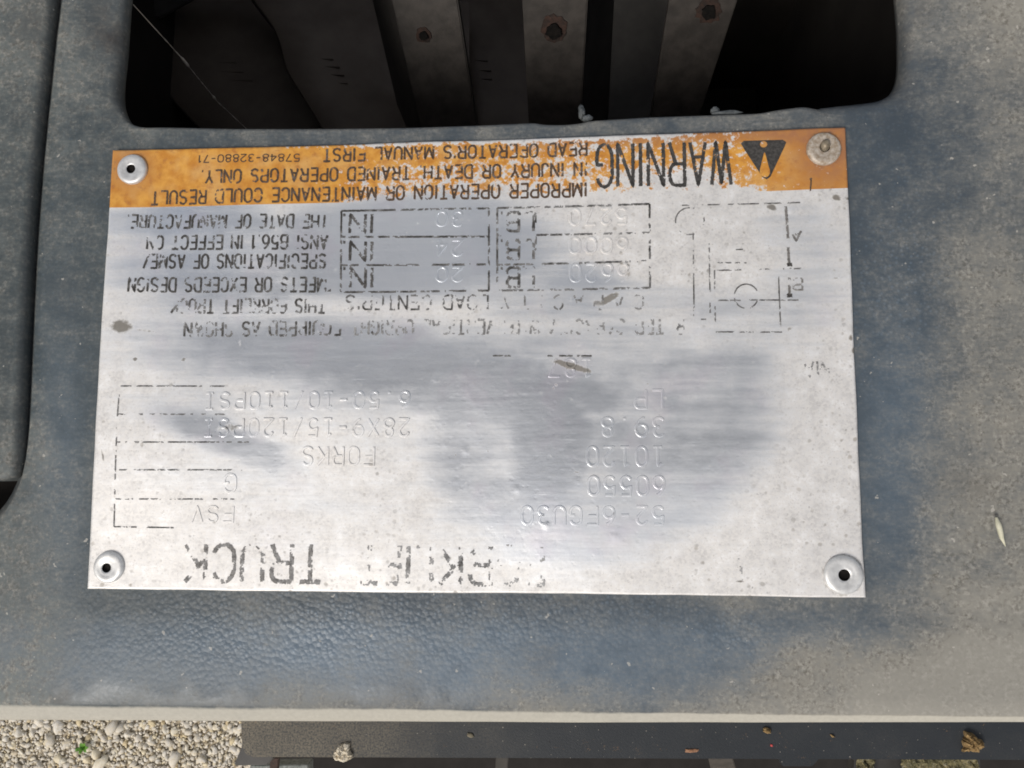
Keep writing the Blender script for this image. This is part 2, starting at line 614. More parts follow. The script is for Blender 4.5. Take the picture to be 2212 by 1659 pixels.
added_guard = thing("added_overhead_guard", "added unseen dark steel overhead guard above the cowl", "added_guard", (0, 0.5, ZG))
M_ADDED_GUARD = plain("added_guard_paint", (0.02, 0.02, 0.022), (0.035, 0.035, 0.038), 30, 0.5)
box("added_crossbeam", (-0.52, -0.05, 0.86), (0.52, 0.12, 0.93), M_ADDED_GUARD, added_guard)  # front member made wide to darken the plate's reflection
box("added_crossbeam", (-0.52, 1.15, 0.86), (0.52, 1.22, 0.93), M_ADDED_GUARD, added_guard)
for sx in (-0.52, 0.47):
    box("added_side_rail", (sx, 0.1205, 0.86), (sx + 0.05, 1.1495, 0.93), M_ADDED_GUARD, added_guard)
    box("added_pillar", (sx, 1.15, ZG), (sx + 0.05, 1.22, 0.8595), M_ADDED_GUARD, added_guard)
    box("added_pillar", (sx, -0.04, ZG), (sx + 0.05, 0.03, 0.8595), M_ADDED_GUARD, added_guard)
for k in range(6):
    xb = -0.40 + k * 0.16
    box("bar", (xb - 0.02, 0.1205, 0.875), (xb + 0.02, 1.1495, 0.915), M_ADDED_GUARD, added_guard)

# ------------------------------------------------------------------ cowl (black moulded cover with the opening)
ZP = -0.0009


def dense(pts, step, closed=False):
    pts = [np.asarray(p, float) for p in pts]
    out = []
    n = len(pts)
    for i in range(n if closed else n - 1):
        a, b = pts[i], pts[(i + 1) % n]
        k = max(1, int(round(np.linalg.norm(b - a) / step)))
        for j in range(k):
            out.append(a + (b - a) * j / k)
    if not closed:
        out.append(pts[-1])
    return np.array(out)


def chaikin(pts, it=2, closed=False):
    P = np.asarray(pts, float)
    for _ in range(it):
        Q = np.roll(P, -1, 0) if closed else P[1:]
        A = P if closed else P[:-1]
        N_ = np.empty((len(A) * 2, 2))
        N_[0::2] = A * .75 + Q * .25
        N_[1::2] = A * .25 + Q * .75
        P = N_ if closed else np.vstack([P[:1], N_, P[-1:]])
    return P


hole_px = [(292, -60), (284, 0), (275, 110), (267, 170), (267, 205), (275, 242), (290, 262), (318, 271), (500, 275), (700, 275),
           (870, 273), (1030, 268), (1155, 262), (1172, 266), (1215, 267), (1250, 264), (1275, 258), (1400, 250), (1520, 246),
           (1640, 242), (1690, 233), (1745, 226), (1850, 213), (1890, 203), (1920, 184), (1937, 150), (1940, 110), (1938, 40),
           (1932, -10), (1915, -150), (1880, -215), (1800, -240), (400, -240), (330, -215), (303, -150)]
outer_px = [(170, -620), (148, -150), (136, 0), (118, 150), (101, 300), (88, 450), (79, 600), (73, 750), (66, 900), (57, 980), (44, 1040),
            (20, 1093), (-14, 1134), (-80, 1175), (-300, 1225), (-640, 1245)]
outer_px = [tuple(p) for p in chaikin(outer_px, 1)] + [(-640, 1515), (0, 1519), (760, 1527), (1450, 1537), (2212, 1546), (2850, 1548), (2850, -620)]


def loop_normals(L):
    t = np.roll(L, -1, 0) - np.roll(L, 1, 0)
    t /= np.linalg.norm(t, axis=1)[:, None] + 1e-12
    n = np.stack([t[:, 1], -t[:, 0]], 1)
    area = 0.5 * np.sum(L[:, 0] * np.roll(L[:, 1], -1) - np.roll(L[:, 0], -1) * L[:, 1])
    return n if area > 0 else -n       # outward of the loop


def sheet_with_rims(outer, holes, step, rim_outer, rim_hole, z0, wall):
    """flat sheet (2-D loops, metres) with rolled rims; rim_*: radius per loop vertex"""
    pts = [tuple(p) for p in outer]
    edges = [(i, (i + 1) % len(outer)) for i in range(len(outer))]
    for h in holes:
        k = len(pts)
        pts += [tuple(p) for p in h]
        edges += [(k + i, k + (i + 1) % len(h)) for i in range(len(h))]
    nl = len(pts)
    lo, hi = outer.min(0), outer.max(0)
    gx = np.arange(lo[0], hi[0], step)
    gy = np.arange(lo[1], hi[1], step)
    loops = np.array(pts)
    for i, x in enumerate(gx):
        for y in gy:
            q = np.array([x + rng.uniform(-.2, .2) * step, y + rng.uniform(-.2, .2) * step])
            if np.min(np.sum((loops - q) ** 2, 1)) > (0.55 * step) ** 2:
                pts.append(tuple(q))
    r = delaunay_2d_cdt([Vector(p) for p in pts], edges, [], 4, 1e-7)
    v2, f2 = r[0], r[2]
    # the loops' own vertices in the output
    orig = r[3]
    back = {}
    for i, ids in enumerate(orig):
        for j in ids:
            back[j] = i
    V = [np.array([p[0], p[1], z0]) for p in v2]
    F = [list(f) for f in f2]
    # drop faces inside a hole or outside the outer loop (safety)
    from mathutils.geometry import intersect_point_tri_2d

    def inside(L, p):
        x, y = p
        a = L
        b = np.roll(L, -1, 0)
        c = (a[:, 1] > y) != (b[:, 1] > y)
        with np.errstate(divide='ignore', invalid='ignore'):
            xi = (b[:, 0] - a[:, 0]) * (y - a[:, 1]) / (b[:, 1] - a[:, 1]) + a[:, 0]
        return np.count_nonzero(c & (x < xi)) % 2 == 1
    keep = []
    for f in F:
        cpt = np.mean([V[i][:2] for i in f], 0)
        if inside(outer, cpt) and not any(inside(h, cpt) for h in holes):
            keep.append(f)
    F = keep
    rimflag = {}
    k = 0
    for li, L in enumerate([outer] + list(holes)):
        nrm = loop_normals(L)
        if li:
            nrm = -nrm
        rad = rim_outer if li == 0 else rim_hole
        prof = rad['prof']
        prev = [back[k + i] for i in range(len(L))]
        for (a, d, extra) in prof:
            ring = []
            for i in range(len(L)):
                rr = rad['r'][i]
                base = L[i] + (nrm[i] * rr * a)
                zz = z0 - rad['d'][i] * d - extra
                V.append(np.array([base[0], base[1], zz]))
                rimflag[len(V) - 1] = (li, a, i)
                ring.append(len(V) - 1)
            for i in range(len(L)):
                j = (i + 1) % len(L)
                F.append([prev[i], prev[j], ring[j], ring[i]])
            prev = ring
        k += len(L)
    return np.array(V), F, rimflag


def inside_loop(L, p):
    x, y = p
    b = np.roll(L, -1, 0)
    c = (L[:, 1] > y) != (b[:, 1] > y)
    with np.errstate(divide='ignore', invalid='ignore'):
        xi = (b[:, 0] - L[:, 0]) * (y - L[:, 1]) / (b[:, 1] - L[:, 1]) + L[:, 0]
    return np.count_nonzero(c & (x < xi)) % 2 == 1


def smooth2(L, it=1):
    for _ in range(it):
        L = (np.roll(L, 1, 0) + 2 * L + np.roll(L, -1, 0)) / 4
    return L


outer_w = dense(at_many(dense(outer_px, 25, True), ZP)[:, :2], 0.003, True)
hole_w = dense(at_many(chaikin(dense(hole_px, 30, True), 2, True), ZP)[:, :2], 0.0022, True)
ou = np.array([photo_uv(np.array([p[0], p[1], ZP])) for p in outer_w])
r_out = np.where(ou[:, 1] > 1514, np.clip((1564 - ou[:, 1]), 12, 60) * 0.0000985, 0.0030)
d_out = np.where(ou[:, 1] > 1514, np.clip((1564 - ou[:, 1]), 30, 60) * 0.00006, 0.0034)
round_prof = [(math.sin(a), 1 - math.cos(a), 0) for a in (0.35, 0.75, 1.15, 1.57)] + [(1.0, 1.0, 0.0015), (0.2, 1.0, 0.002)]
lip_prof = [(0.10, 0.12, 0), (0.30, 0.30, 0), (0.60, 0.55, 0), (0.88, 0.80, 0), (1.0, 1.15, 0), (1.0, 1.2, 0.018), (0.0, 1.2, 0.019)]
hu = np.array([photo_uv(np.array([p[0], p[1], ZP])) for p in hole_w])
hr = np.where(hu[:, 1] > 225, 0.0010, np.where(hu[:, 0] < 420, 0.0020, 0.0032))
for _ in range(6):
    hr = (np.roll(hr, 1) + 2 * hr + np.roll(hr, -1)) / 4
hole_w = hole_w + loop_normals(hole_w) * hr[:, None]
wallside = ((hu[:, 0] < 330) | (hu[:, 0] > 1860)).astype(float)
for _ in range(3):
    wallside = (np.roll(wallside, 1) + 2 * wallside + np.roll(wallside, -1)) / 4
hole_w[:, 0] += (hole_w[:, 0] - 0.0218) * (hr * 1.1 + 0.0015) / 0.1605 * wallside
Vc, Fc, rim = sheet_with_rims(outer_w, [hole_w], 0.0034, {'r': r_out, 'd': d_out, 'prof': lip_prof},
                              {'r': hr, 'd': hr * 1.1, 'prof': round_prof}, ZP, 0.02)
# gentle moulded undulation, dipping towards the opening's right end
uvc = np.array([photo_uv(p) for p in Vc])
u, v = uvc[:, 0], uvc[:, 1]
dip = 0.0016 * np.exp(-(((u - 1980) / 120) ** 2 + ((v - 150) / 140) ** 2))
dip += 0.0012 * np.exp(-(((u - 250) / 70) ** 2 + ((v - 130) / 200) ** 2))
far = sstep(20, 140, np.maximum.reduce([187 - u, u - 1868, 275 - v, v - 1290]))
und = (fbm(Vc[:, 0] * 40, Vc[:, 1] * 40, 2, 5) - 0.5) * 0.0008 * far
Vc[:, 2] += und - dip


def cowl_attrs(V, u, v, rimd=None, lip_scale=1.0):
    x, y = V[:, 0], V[:, 1]
    nz = fbm(x * 60, y * 60, 4, 11)
    nb = fbm(x * 22, y * 22, 3, 31)
    d = np.full(len(V), 0.12)
    right = sstep(1960, 2150, u + 160 * (nb - .5) - 0.00018 * (v - 1000) ** 2 * 0.2) * (0.5 + 0.5 * sstep(250, 1000, v))
    d = d + 0.56 * right
    d += 0.30 * sstep(420, 0, v) * sstep(1830, 1950, u)
    lowr = sstep(0, 300, (u - 1500) + (v - 1420) * 1.6 + 150 * (nb - .5)) * sstep(1330, 1430, v)
    d += 0.62 * lowr
    d += 0.36 * sstep(1420, 1515, v + 50 * (nb - .5)) * (0.35 + 0.65 * sstep(0.4, 0.6, nb))
    d += 0.30 * sstep(420, 120, u) * sstep(750, 100, v)
    d += 0.30 * sstep(190, 60, u) * sstep(560, 1000, v)
    d += 0.20 * sstep(1240, 1290, v) * sstep(1350, 1600, u) * sstep(1335, 1300, v)
    d += 0.22 * sstep(330, 280, v) * sstep(240, 300, u) * sstep(1900, 1700, u)
    d += 0.10 * sstep(1290, 1310, v) * (nb - .3)
    d += 0.30 * (nz - 0.5)
    tint = np.clip(sstep(900, 0, u) + 0.3 * (nb - .5), 0, 1)
    grime = np.zeros(len(V))
    for cu, cv, ru, rv, s in ((440 * .54, 110 * .54 + 20, 40, 38, .85), (215, 50, 34, 60, .6), (250, 170, 20, 90, .5), (1955, 90, 26, 120, .45), (1975, 20, 40, 40, .4),
                              (2010, 118, 10, 14, .7), (70, 60, 40, 50, .5), (150, 640, 40, 60, .15), (860, 1480, 60, 30, .25),
                              (125, 1525, 14, 8, .9), (2090, 1050, 60, 30, .3), (1170, 1425, 24, 30, .35)):
        grime = np.maximum(grime, s * np.exp(-(((u - cu) / ru) ** 2 + ((v - cv) / rv) ** 2)))
    grain = np.full(len(V), 0.18)
    grain += 0.75 * np.exp(-(((u - 640) / 330) ** 2 + ((v - 1360) / 75) ** 2))
    grain += 0.40 * np.exp(-(((u - 1200) / 300) ** 2 + ((v - 1330) / 60) ** 2))
    grain += 0.45 * np.exp(-(((u - 1960) / 110) ** 2 + ((v - 620) / 160) ** 2))
    grain += 0.6 * np.exp(-(((u - 1600) / 60) ** 2 + ((v - 1370) / 50) ** 2))
    grain = np.clip(grain, 0, 1)
    caked = np.zeros(len(V))
    caked += 0.5 * np.exp(-(((u - (62 + (v - 1400) * 0.3)) / 12) ** 2)) * sstep(1370, 1420, v) * sstep(1530, 1500, v)
    sky_sheen = (0.55 + 0.9 * (nb - .5) + 0.35 * np.exp(-((u - 850) / 500) ** 2)) * sstep(1300, 1380, v) * sstep(1525, 1480, v) * sstep(1950, 1600, u)  # where the painted sky sheen lies, mainly along the bottom band
    sky_sheen = np.maximum(sky_sheen, 0.6 * np.exp(-(((u - 1650) / 300) ** 2 + ((v - 1400) / 70) ** 2)))
    sky_sheen = np.maximum(sky_sheen, 0.45 * np.exp(-(((u - 1940) / 90) ** 2 + ((v - 950) / 330) ** 2)))
    sky_sheen = np.maximum(sky_sheen, 0.40 * np.exp(-(((u - 130) / 60) ** 2 + ((v - 1000) / 350) ** 2)))
    return dict(sky_sheen=sky_sheen, dust=np.clip(d, 0, 1), tint=tint, grime=grime, grain=grain, caked=caked)


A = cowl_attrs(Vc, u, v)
for i, (li, a, k) in rim.items():
    if li == 0 and v[i] > 1500 and ou[k][1] > 1514:
        A['caked'][i] = (0.15 + 0.75 * min(1, a / 0.28)) * (0.72 + 0.5 * float(fbm(np.array([u[i] / 120.]), np.array([v[i] / 60.]), 3, 77)[0]))
        A['grain'][i] = 0.05
        A['grime'][i] = 0
    elif li == 0:
        A['dust'][i] = 0.35 * (1 - a) + 0.1
        A['grain'][i] = 0.05
        A['grime'][i] = 0.2 + 0.3 * a
    else:
        A['grime'][i] = max(A['grime'][i], 0.35 * a)
        A['grain'][i] = 0.1
cowl = thing("instrument_cowl", "black moulded plastic cowl with a wide opening and pale dusty front lip", "cowl", (0, 0, ZP))
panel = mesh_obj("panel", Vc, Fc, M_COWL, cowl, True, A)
fix_normals(panel)

# torn slivers of plastic on the opening's lower edge
def blob(name, c, size, mat, parent=None, sub=3, amp=0.45, freq=2.2, seed=0, flat=1.0):
    V, F = icosphere(sub)
    n = np.array([0.0] * len(V))
    for i, p in enumerate(V):
        n[i] = fbm(np.array([p[0] * freq + p[2] * 1.7 + seed]), np.array([p[1] * freq - p[2] * 1.3 + seed * 3.1]), 4, seed)[0] - .5
    V = V * (1 + amp * 2 * n[:, None])
    V = V * np.array(size) + np.array(c)
    return mesh_obj(name, V, F, mat, parent, True)


blob("torn_edge", at(1257, 243, -0.004) , (0.0008, 0.0017, 0.0015), M_FLASH, cowl, 3, 0.5, 2.0, 3)
blob("torn_edge", at(1268, 256, -0.0022), (0.0011, 0.0007, 0.0008), M_FLASH, cowl, 3, 0.5, 2.0, 4)
blob("torn_edge", at(1568, 244, -0.0022), (0.0030, 0.0005, 0.0006), M_FLASH, cowl, 3, 0.5, 2.0, 5)
blob("torn_edge", at(1545, 239, -0.003), (0.0009, 0.0008, 0.0008), M_FLASH, cowl, 3, 0.5, 2.0, 6)

# ------------------------------------------------------------------ side cover at the far left, standing slightly proud
side_px = chaikin([(138, -620), (110, -150), (98, 0), (82, 150), (66, 300), (52, 450), (43, 600), (36, 750), (29, 900), (26, 975), (22, 1005)], 1)
side_px = [(p[0] - 5, p[1]) for p in side_px] + [(16, 1020), (-2, 1024), (-640, 1015), (-640, -620)]
ZS = 0.0006
so = dense(at_many(dense(side_px, 25, True), ZS)[:, :2], 0.003, True)
rs = np.full(len(so), 0.0016)
Vs, Fs, rim_s = sheet_with_rims(so, [], 0.004, {'r': rs, 'd': rs, 'prof': [(math.sin(a), 1 - math.cos(a), 0) for a in (0.5, 1.0, 1.57)] + [(1, 1, 0.016), (0.0, 1, 0.017)]}, None, ZS, 0.02)
us = np.array([photo_uv(p) for p in Vs])
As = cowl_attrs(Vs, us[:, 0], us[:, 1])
As['dust'] = np.clip(As['dust'] * 0.9, 0, 1)
As['grain'] *= 0.6
for i, (li, a, k) in rim_s.items():
    As['grime'][i] = 0.3 * a
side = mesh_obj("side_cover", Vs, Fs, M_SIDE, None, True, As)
fix_normals(side)
tag(side, "dusty dark side cover left of the groove, cut off by the picture edge", "cover")

# dark tray under the groove and inner housing below the opening
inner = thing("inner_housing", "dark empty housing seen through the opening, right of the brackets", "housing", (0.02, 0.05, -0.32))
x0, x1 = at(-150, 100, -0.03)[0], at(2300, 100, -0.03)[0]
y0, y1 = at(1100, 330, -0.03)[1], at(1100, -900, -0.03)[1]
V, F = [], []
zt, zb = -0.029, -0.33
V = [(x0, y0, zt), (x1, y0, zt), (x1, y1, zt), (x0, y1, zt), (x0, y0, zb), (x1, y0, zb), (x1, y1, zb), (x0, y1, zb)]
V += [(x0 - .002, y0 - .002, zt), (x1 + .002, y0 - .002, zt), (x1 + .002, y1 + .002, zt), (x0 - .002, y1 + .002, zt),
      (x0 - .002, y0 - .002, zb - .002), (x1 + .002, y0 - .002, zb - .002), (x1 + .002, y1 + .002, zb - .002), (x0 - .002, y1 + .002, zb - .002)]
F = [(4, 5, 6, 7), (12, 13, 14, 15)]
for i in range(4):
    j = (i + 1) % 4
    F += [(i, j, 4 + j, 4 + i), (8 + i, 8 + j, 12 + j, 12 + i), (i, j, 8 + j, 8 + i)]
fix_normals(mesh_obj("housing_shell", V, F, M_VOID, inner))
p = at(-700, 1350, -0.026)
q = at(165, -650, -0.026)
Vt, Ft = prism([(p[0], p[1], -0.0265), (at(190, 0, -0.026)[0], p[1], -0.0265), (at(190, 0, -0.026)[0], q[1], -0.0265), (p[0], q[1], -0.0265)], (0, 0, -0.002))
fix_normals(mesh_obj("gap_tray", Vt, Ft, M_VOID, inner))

# ------------------------------------------------------------------ brackets inside the opening
def slab(name, quad, thick, mat, parent=None, bev=0.0004):
    """quad: 4 (u, v, z); swept away from the camera by 'thick'"""
    P = np.array([at(*q) for q in quad])
    n = np.cross(P[1] - P[0], P[3] - P[0])
    n /= np.linalg.norm(n)
    if n @ (P.mean(0) - EYE) < 0:
        n = -n
    V, F = prism(P, n * thick)
    return fix_normals(mesh_obj(name, V, F, mat, parent), bev, 2)


def disc(name, c, n, r, mat, parent, depth=0.001, k=20, seed=0, inner=0.0):
    n = np.asarray(n, float)
    n /= np.linalg.norm(n)
    a = np.cross(n, [0.3, 0.9, 0.1])
    a /= np.linalg.norm(a)
    b = np.cross(n, a)
    rnd = np.random.default_rng(seed)
    rr = r * (1 + 0.10 * rnd.normal(size=k))
    ring = [c + a * rr[i] * math.cos(i * 2 * math.pi / k) + b * rr[i] * math.sin(i * 2 * math.pi / k) for i in range(k)]
    V, F = prism(ring, -n * depth)
    return fix_normals(mesh_obj(name, V, F, mat, parent))


def bracket(label, quad, thick, flange, hole_uv, r):
    P = np.array([at(*q) for q in quad])
    t = thing("mounting_bracket", label, "bracket", P.mean(0), "steel brackets inside the opening")
    slab("web", quad, thick, M_BRACKET, t)
    if flange:
        slab("flange", flange, 0.003, M_FLANGE, t)
    n = np.cross(P[1] - P[0], P[3] - P[0])
    n /= np.linalg.norm(n)
    if n @ (P.mean(0) - EYE) > 0:
        n = -n
    d = RIGHT * (hole_uv[0] - 1106) / FPX + UP * (829.5 - hole_uv[1]) / FPX + FWD
    c = EYE + d * (((P[0] - EYE) @ n) / (d @ n))
    b = disc("bolt_hole", c + n * 0.0004, n, r, M_RUST, t, 0.002, 22, int(hole_uv[0]))
    disc("bore", c + n * 0.0009 + np.array([0, -r * .15, 0]), n, r * 0.55, M_BORE_SHADE, b, 0.002, 18, int(hole_uv[0]) + 1)  # raised black disc painted as the hole's inner shade
    return t


bracket("grey steel bracket with a small rusty hole, leftmost in the opening",
        [(838, -40, -.075), (982, -40, -.075), (1040, 340, -.125), (924, 340, -.125)], 0.004,
        [(795, -40, -.105), (838, -40, -.078), (924, 340, -.128), (884, 340, -.16)], (915, 74), 0.0026)
bracket("grey steel bracket with a large rusty hole, middle of the opening",
        [(1126, -40, -.070), (1272, -40, -.070), (1250, 340, -.120), (1146, 340, -.120)], 0.004,
        [(1274, -40, -.085), (1330, -40, -.10), (1310, 340, -.15), (1251, 340, -.125)], (1197, 62), 0.0044)
bracket("slanting dark bracket right of the others, next to the black void",
        [(1452, -40, -.085), (1606, -40, -.085), (1482, 340, -.135), (1392, 340, -.135)], 0.004, None, (1530, 22), 0.0042)


def moulded(label, edge, right_u, z, zr, depth, ribs):
    """curved dark moulding; its left edge is a rounded lip"""
    E = chaikin(edge, 2)
    P = [at(u_, v_, z) for u_, v_ in E]
    n = len(P)
    V, F = [], []
    cols = []
    for t, dz in ((0, -depth), (0, -0.0015), (0.012, 0), (0.25, (zr - z) * .25), (0.6, (zr - z) * .6), (1, zr - z)):
        col = []
        for (u_, v_) in E:
            uu = u_ + (right_u - u_) * t
            p = at(uu, v_, z).copy()
            p[2] += dz
            V.append(p)
            col.append(len(V) - 1)
        cols.append(col)
    for a, b in zip(cols[:-1], cols[1:]):
        for i in range(n - 1):
            F.append((a[i], a[i + 1], b[i + 1], b[i]))
    t_ = thing("curved_moulding", label, "moulding", np.mean(P, 0), "overlapping curved mouldings inside the opening")
    o = mesh_obj("shell", V, F, M_DARK, t_, True)
    fix_normals(o)
    for (ua, ub, vv) in ribs:
        A_, B_ = at(ua, vv, z + 0.0002), at(ub, vv, z + 0.0002)
        k = (zr - z) * np.clip(((ua + ub) / 2 - E[len(E) // 2][0]) / (right_u - E[len(E) // 2][0]), 0, 1)
        w_ = np.array([0, 0.00010, 0])
        Vr, Fr = prism([A_ - w_ + [0, 0, k], B_ - w_ + [0, 0, k], B_ + w_ + [0, 0, k], A_ + w_ + [0, 0, k]], (0, 0, -0.0012))
        fix_normals(mesh_obj("rib", Vr, Fr, M_DARK, t_))
    return t_


moulded("dark curved moulding at the left of the opening, behind the cobweb thread",
        [(290, -60), (298, 40), (306, 92), (318, 130), (334, 170), (362, 208), (402, 250), (440, 290), (480, 345)], 980, -0.155, -0.165, 0.03,
        [(465, 505, 129), (448, 520, 149), (470, 540, 167)])
moulded("dark curved moulding just left of the small-holed bracket, overlapping the other moulding",
        [(500, -60), (545, 0), (585, 50), (603, 92), (610, 130), (624, 165), (645, 196), (678, 250), (735, 345)], 1000, -0.130, -0.150, 0.018,
        [(672, 712, 115), (672, 726, 131), (676, 735, 148), (690, 742, 165)])
moulded("dark curved moulding behind the gap between the left and middle brackets",
        [(985, -60), (992, 20), (1000, 100), (1010, 180), (1022, 260), (1035, 345)], 1150, -0.165, -0.172, 0.02,
        [(1012, 1052, 127), (1010, 1060, 148), (1016, 1062, 166)])
# dusky upper-left fold
slab_t = thing("folded_sheet", "blue-black folded sheet at the opening's top left corner", "sheet", at(370, 0, -.14))
slab("fold", [(250, -60, -.135), (520, -60, -.135), (345, 38, -.14), (270, 24, -.14)], 0.002, M_FLANGE, slab_t)
slab("back_plate", [(1325, -60, -.19), (1465, -60, -.19), (1420, 340, -.22), (1310, 340, -.22)], 0.002, M_FLANGE, inner)


def tube(name, pts, radii, mat, parent=None, k=8):
    pts = np.asarray(pts, float)
    V, F = [], []
    for i, p in enumerate(pts):
        t = pts[min(i + 1, len(pts) - 1)] - pts[max(i - 1, 0)]
        t /= np.linalg.norm(t)
        a = np.cross(t, [0.1, 0.2, 1.0])
        a /= np.linalg.norm(a)
        b = np.cross(t, a)
        for j in range(k):
            w_ = 2 * math.pi * j / k
            V.append(p + radii[i] * (a * math.cos(w_) + b * math.sin(w_)))
    for i in range(len(pts) - 1):
        for j in range(k):
            j2 = (j + 1) % k
            F.append((i * k + j, i * k + j2, (i + 1) * k + j2, (i + 1) * k + j))
    return mesh_obj(name, V, F, mat, parent, True)


wp = dense([at(288, 10, -0.012), at(395, 128, -0.04), at(470, 220, -.07), at(545, 290, -.10)], 0.0018)
wr = [0.00007 + 0.00016 * abs(math.sin(i * 1.7)) * random.random() for i in range(len(wp))]
for i in range(len(wp)):
    if 0.30 < i / len(wp) < 0.36 or abs(i / len(wp) - .6) < .01:
        wr[i] = 0.00042
web = tube("cobweb_thread", wp, wr, M_WEB, None, 6)
tag(web, "thin dusty cobweb thread slanting across the opening's left corner", "cobweb")

sp = dense([at(2152, 1118, .0002), at(2158, 1138, .0006), at(2164, 1162, .0006), at(2172, 1180, .0002)], 0.0004)
st = tube("straw_fibre", sp, np.interp(np.linspace(0, 1, len(sp)), [0, .25, .55, 1], [.00025, .00055, .0005, .00008]), M_STRAW, None, 8)
tag(st, "pale straw fibre lying on the dusty cowl right of the plate", "straw")

# ------------------------------------------------------------------ the data plate
TL, TR, BR, BL = (at(*p, 0)[:2] for p in ((243, 325), (1825, 275), (1868, 1290), (187, 1272)))
DENTS = [(940, 820, .5, .00016), (1005, 975, .6, .00018), (1180, 1136, .7, .00028), (1118, 1290 * .82, .6, .00014), (1250, 1040, .8, .00012),
         (1085, 1215, .5, .0001), (875, 1160, .6, -.0001), (1330, 1160, .6, .00014), (700, 880, .6, .0001), (960, 960, .5, .0001)]


def zplate(x, y):
    z = 0.00022 * np.sin(x * 62 + 0.7 + 8 * y) * np.cos(y * 70 + 0.4) + 0.00012 * np.sin(x * 150 + y * 60) + 0.0001 * np.cos(y * 170 - x * 50)
    for du, dv, r, h in DENTS:
        c = at(du, dv, 0)
        z = z + 0.38 * h * np.exp(-((x - c[0]) ** 2 + (y - c[1]) ** 2) / (r * 0.001) ** 2)
    return z


def wear_reflection_map(u, v):
    n = fbm(u / 140, v / 90, 4, 41) - 0.5
    n2 = fbm(u / 420, v / 60, 3, 47) - 0.5

    def el(cu, cv, ru, rv, deg=0, soft=0.45):
        a = math.radians(deg)
        du, dv = u - cu, v - cv
        p_, q_ = du * math.cos(a) + dv * math.sin(a), -du * math.sin(a) + dv * math.cos(a)
        return sstep(1 + soft, 1 - soft, np.sqrt((p_ / ru) ** 2 + (q_ / rv) ** 2))
    w_ = np.maximum.reduce([
        0.74 * el(1280, 950, 400, 280, -8, .25), 0.98 * el(800, 775, 520, 95, 4, .8), 1.0 * el(500, 950, 210, 48, 20, 1.0),
        1.2 * el(1190, 960, 110, 190, 6, .9), 0.95 * el(1130, 840, 400, 90, 4, .8), 0.7 * el(1560, 830, 120, 180, 0, .7),  # narrow centre column: a dark reflection shaped into the wear
        1.05 * el(860, 540, 330, 125, -3, .6), 0.8 * el(480, 570, 260, 120, 0, .7), 0.7 * el(420, 480, 230, 60, 0, .6),
        0.62 * el(1250, 640, 330, 80, 0, .6), 0.5 * el(1720, 560, 120, 140, 0, .7), 0.55 * el(1600, 700, 220, 70, 0, .6),
        0.55 * el(700, 880, 380, 60, 3, .8), 0.55 * el(560, 640, 330, 80, 0, .7), 0.45 * el(1080, 1130, 260, 70, 0, .8), 0.50 * el(640, 950, 440, 240, 12, .8)])
    w_ = w_ - 0.25 * el(760, 1010, 150, 60, 15, .8) - 0.35 * el(1420, 560, 90, 60, 0, .8)
    w_ = w_ - 0.5 * el(1500, 560, 140, 50, 0, .5)
    return np.clip(w_ + 0.34 * n + 0.36 * n2, 0, 1)


STAINS = [(262, 705, 28, 16, 0, .95), (312, 714, 46, 4, 8, .6), (292, 776, 6, 5, 0, .9), (397, 776, 8, 4, -30, .9), (495, 925, 34, 14, 0, .62),
          (1316, 645, 30, 8, -32, 1.1), (1290, 655, 14, 8, 0, .75), (1236, 791, 52, 8, 16, 1.05), (1252, 797, 16, 7, 0, .9), (1667, 448, 13, 8, 20, .9),
          (1808, 427, 12, 9, 10, .85), (1832, 429, 7, 5, 0, .8), (1838, 730, 5, 8, 0, .9), (1846, 756, 7, 10, 0, 1),
          (1705, 711, 9, 5, -30, .7), (222, 985, 3, 20, -10, .75), (1800, 585, 8, 10, 0, .6), (1807, 600, 14, 3, -25, .7), (370, 832, 10, 6, 0, .6),
          (1134, 1088, 10, 5, -30, .5), (1201, 832, 8, 3, 0, .9), (1196, 838, 3, 5, 0, .9), (1399, 830, 6, 2, 0, .8), (985, 982, 3, 3, 0, .9),
          (1055, 976, 3, 3, 0, .9), (830, 843, 3, 2, 0, .8), (1240, 975, 3, 3, 0, .8), (1245, 1020, 8, 3, 0, .7), (1600, 1255, 14, 3, 0, .8), (1595, 1225, 3, 6, 0, .6)]


def stain_map(u, v):
    s = np.zeros_like(u)
    for cu, cv, ru, rv, deg, k in STAINS:
        a = math.radians(deg)
        du, dv = u - cu, v - cv
        p_, q_ = du * math.cos(a) + dv * math.sin(a), -du * math.sin(a) + dv * math.cos(a)
        s = np.maximum(s, k * np.exp(-((p_ / ru) ** 2 + (q_ / rv) ** 2) ** 1.4))
    for cu, cv, R_, k in ((283, 364, 37, .40), (1780, 321, 38, .45), (231, 1226, 36, .40), (1822, 1242, 42, .50)):
        r_ = np.hypot(u - cu, v - cv)
        s = np.maximum(s, k * np.exp(-((r_ - R_) / 9) ** 2))
    s = np.maximum(s, 0.42 * np.exp(-((v - 1272 - (u - 187) * .0107) / 5) ** 2) * sstep(420, 240, u))
    return s


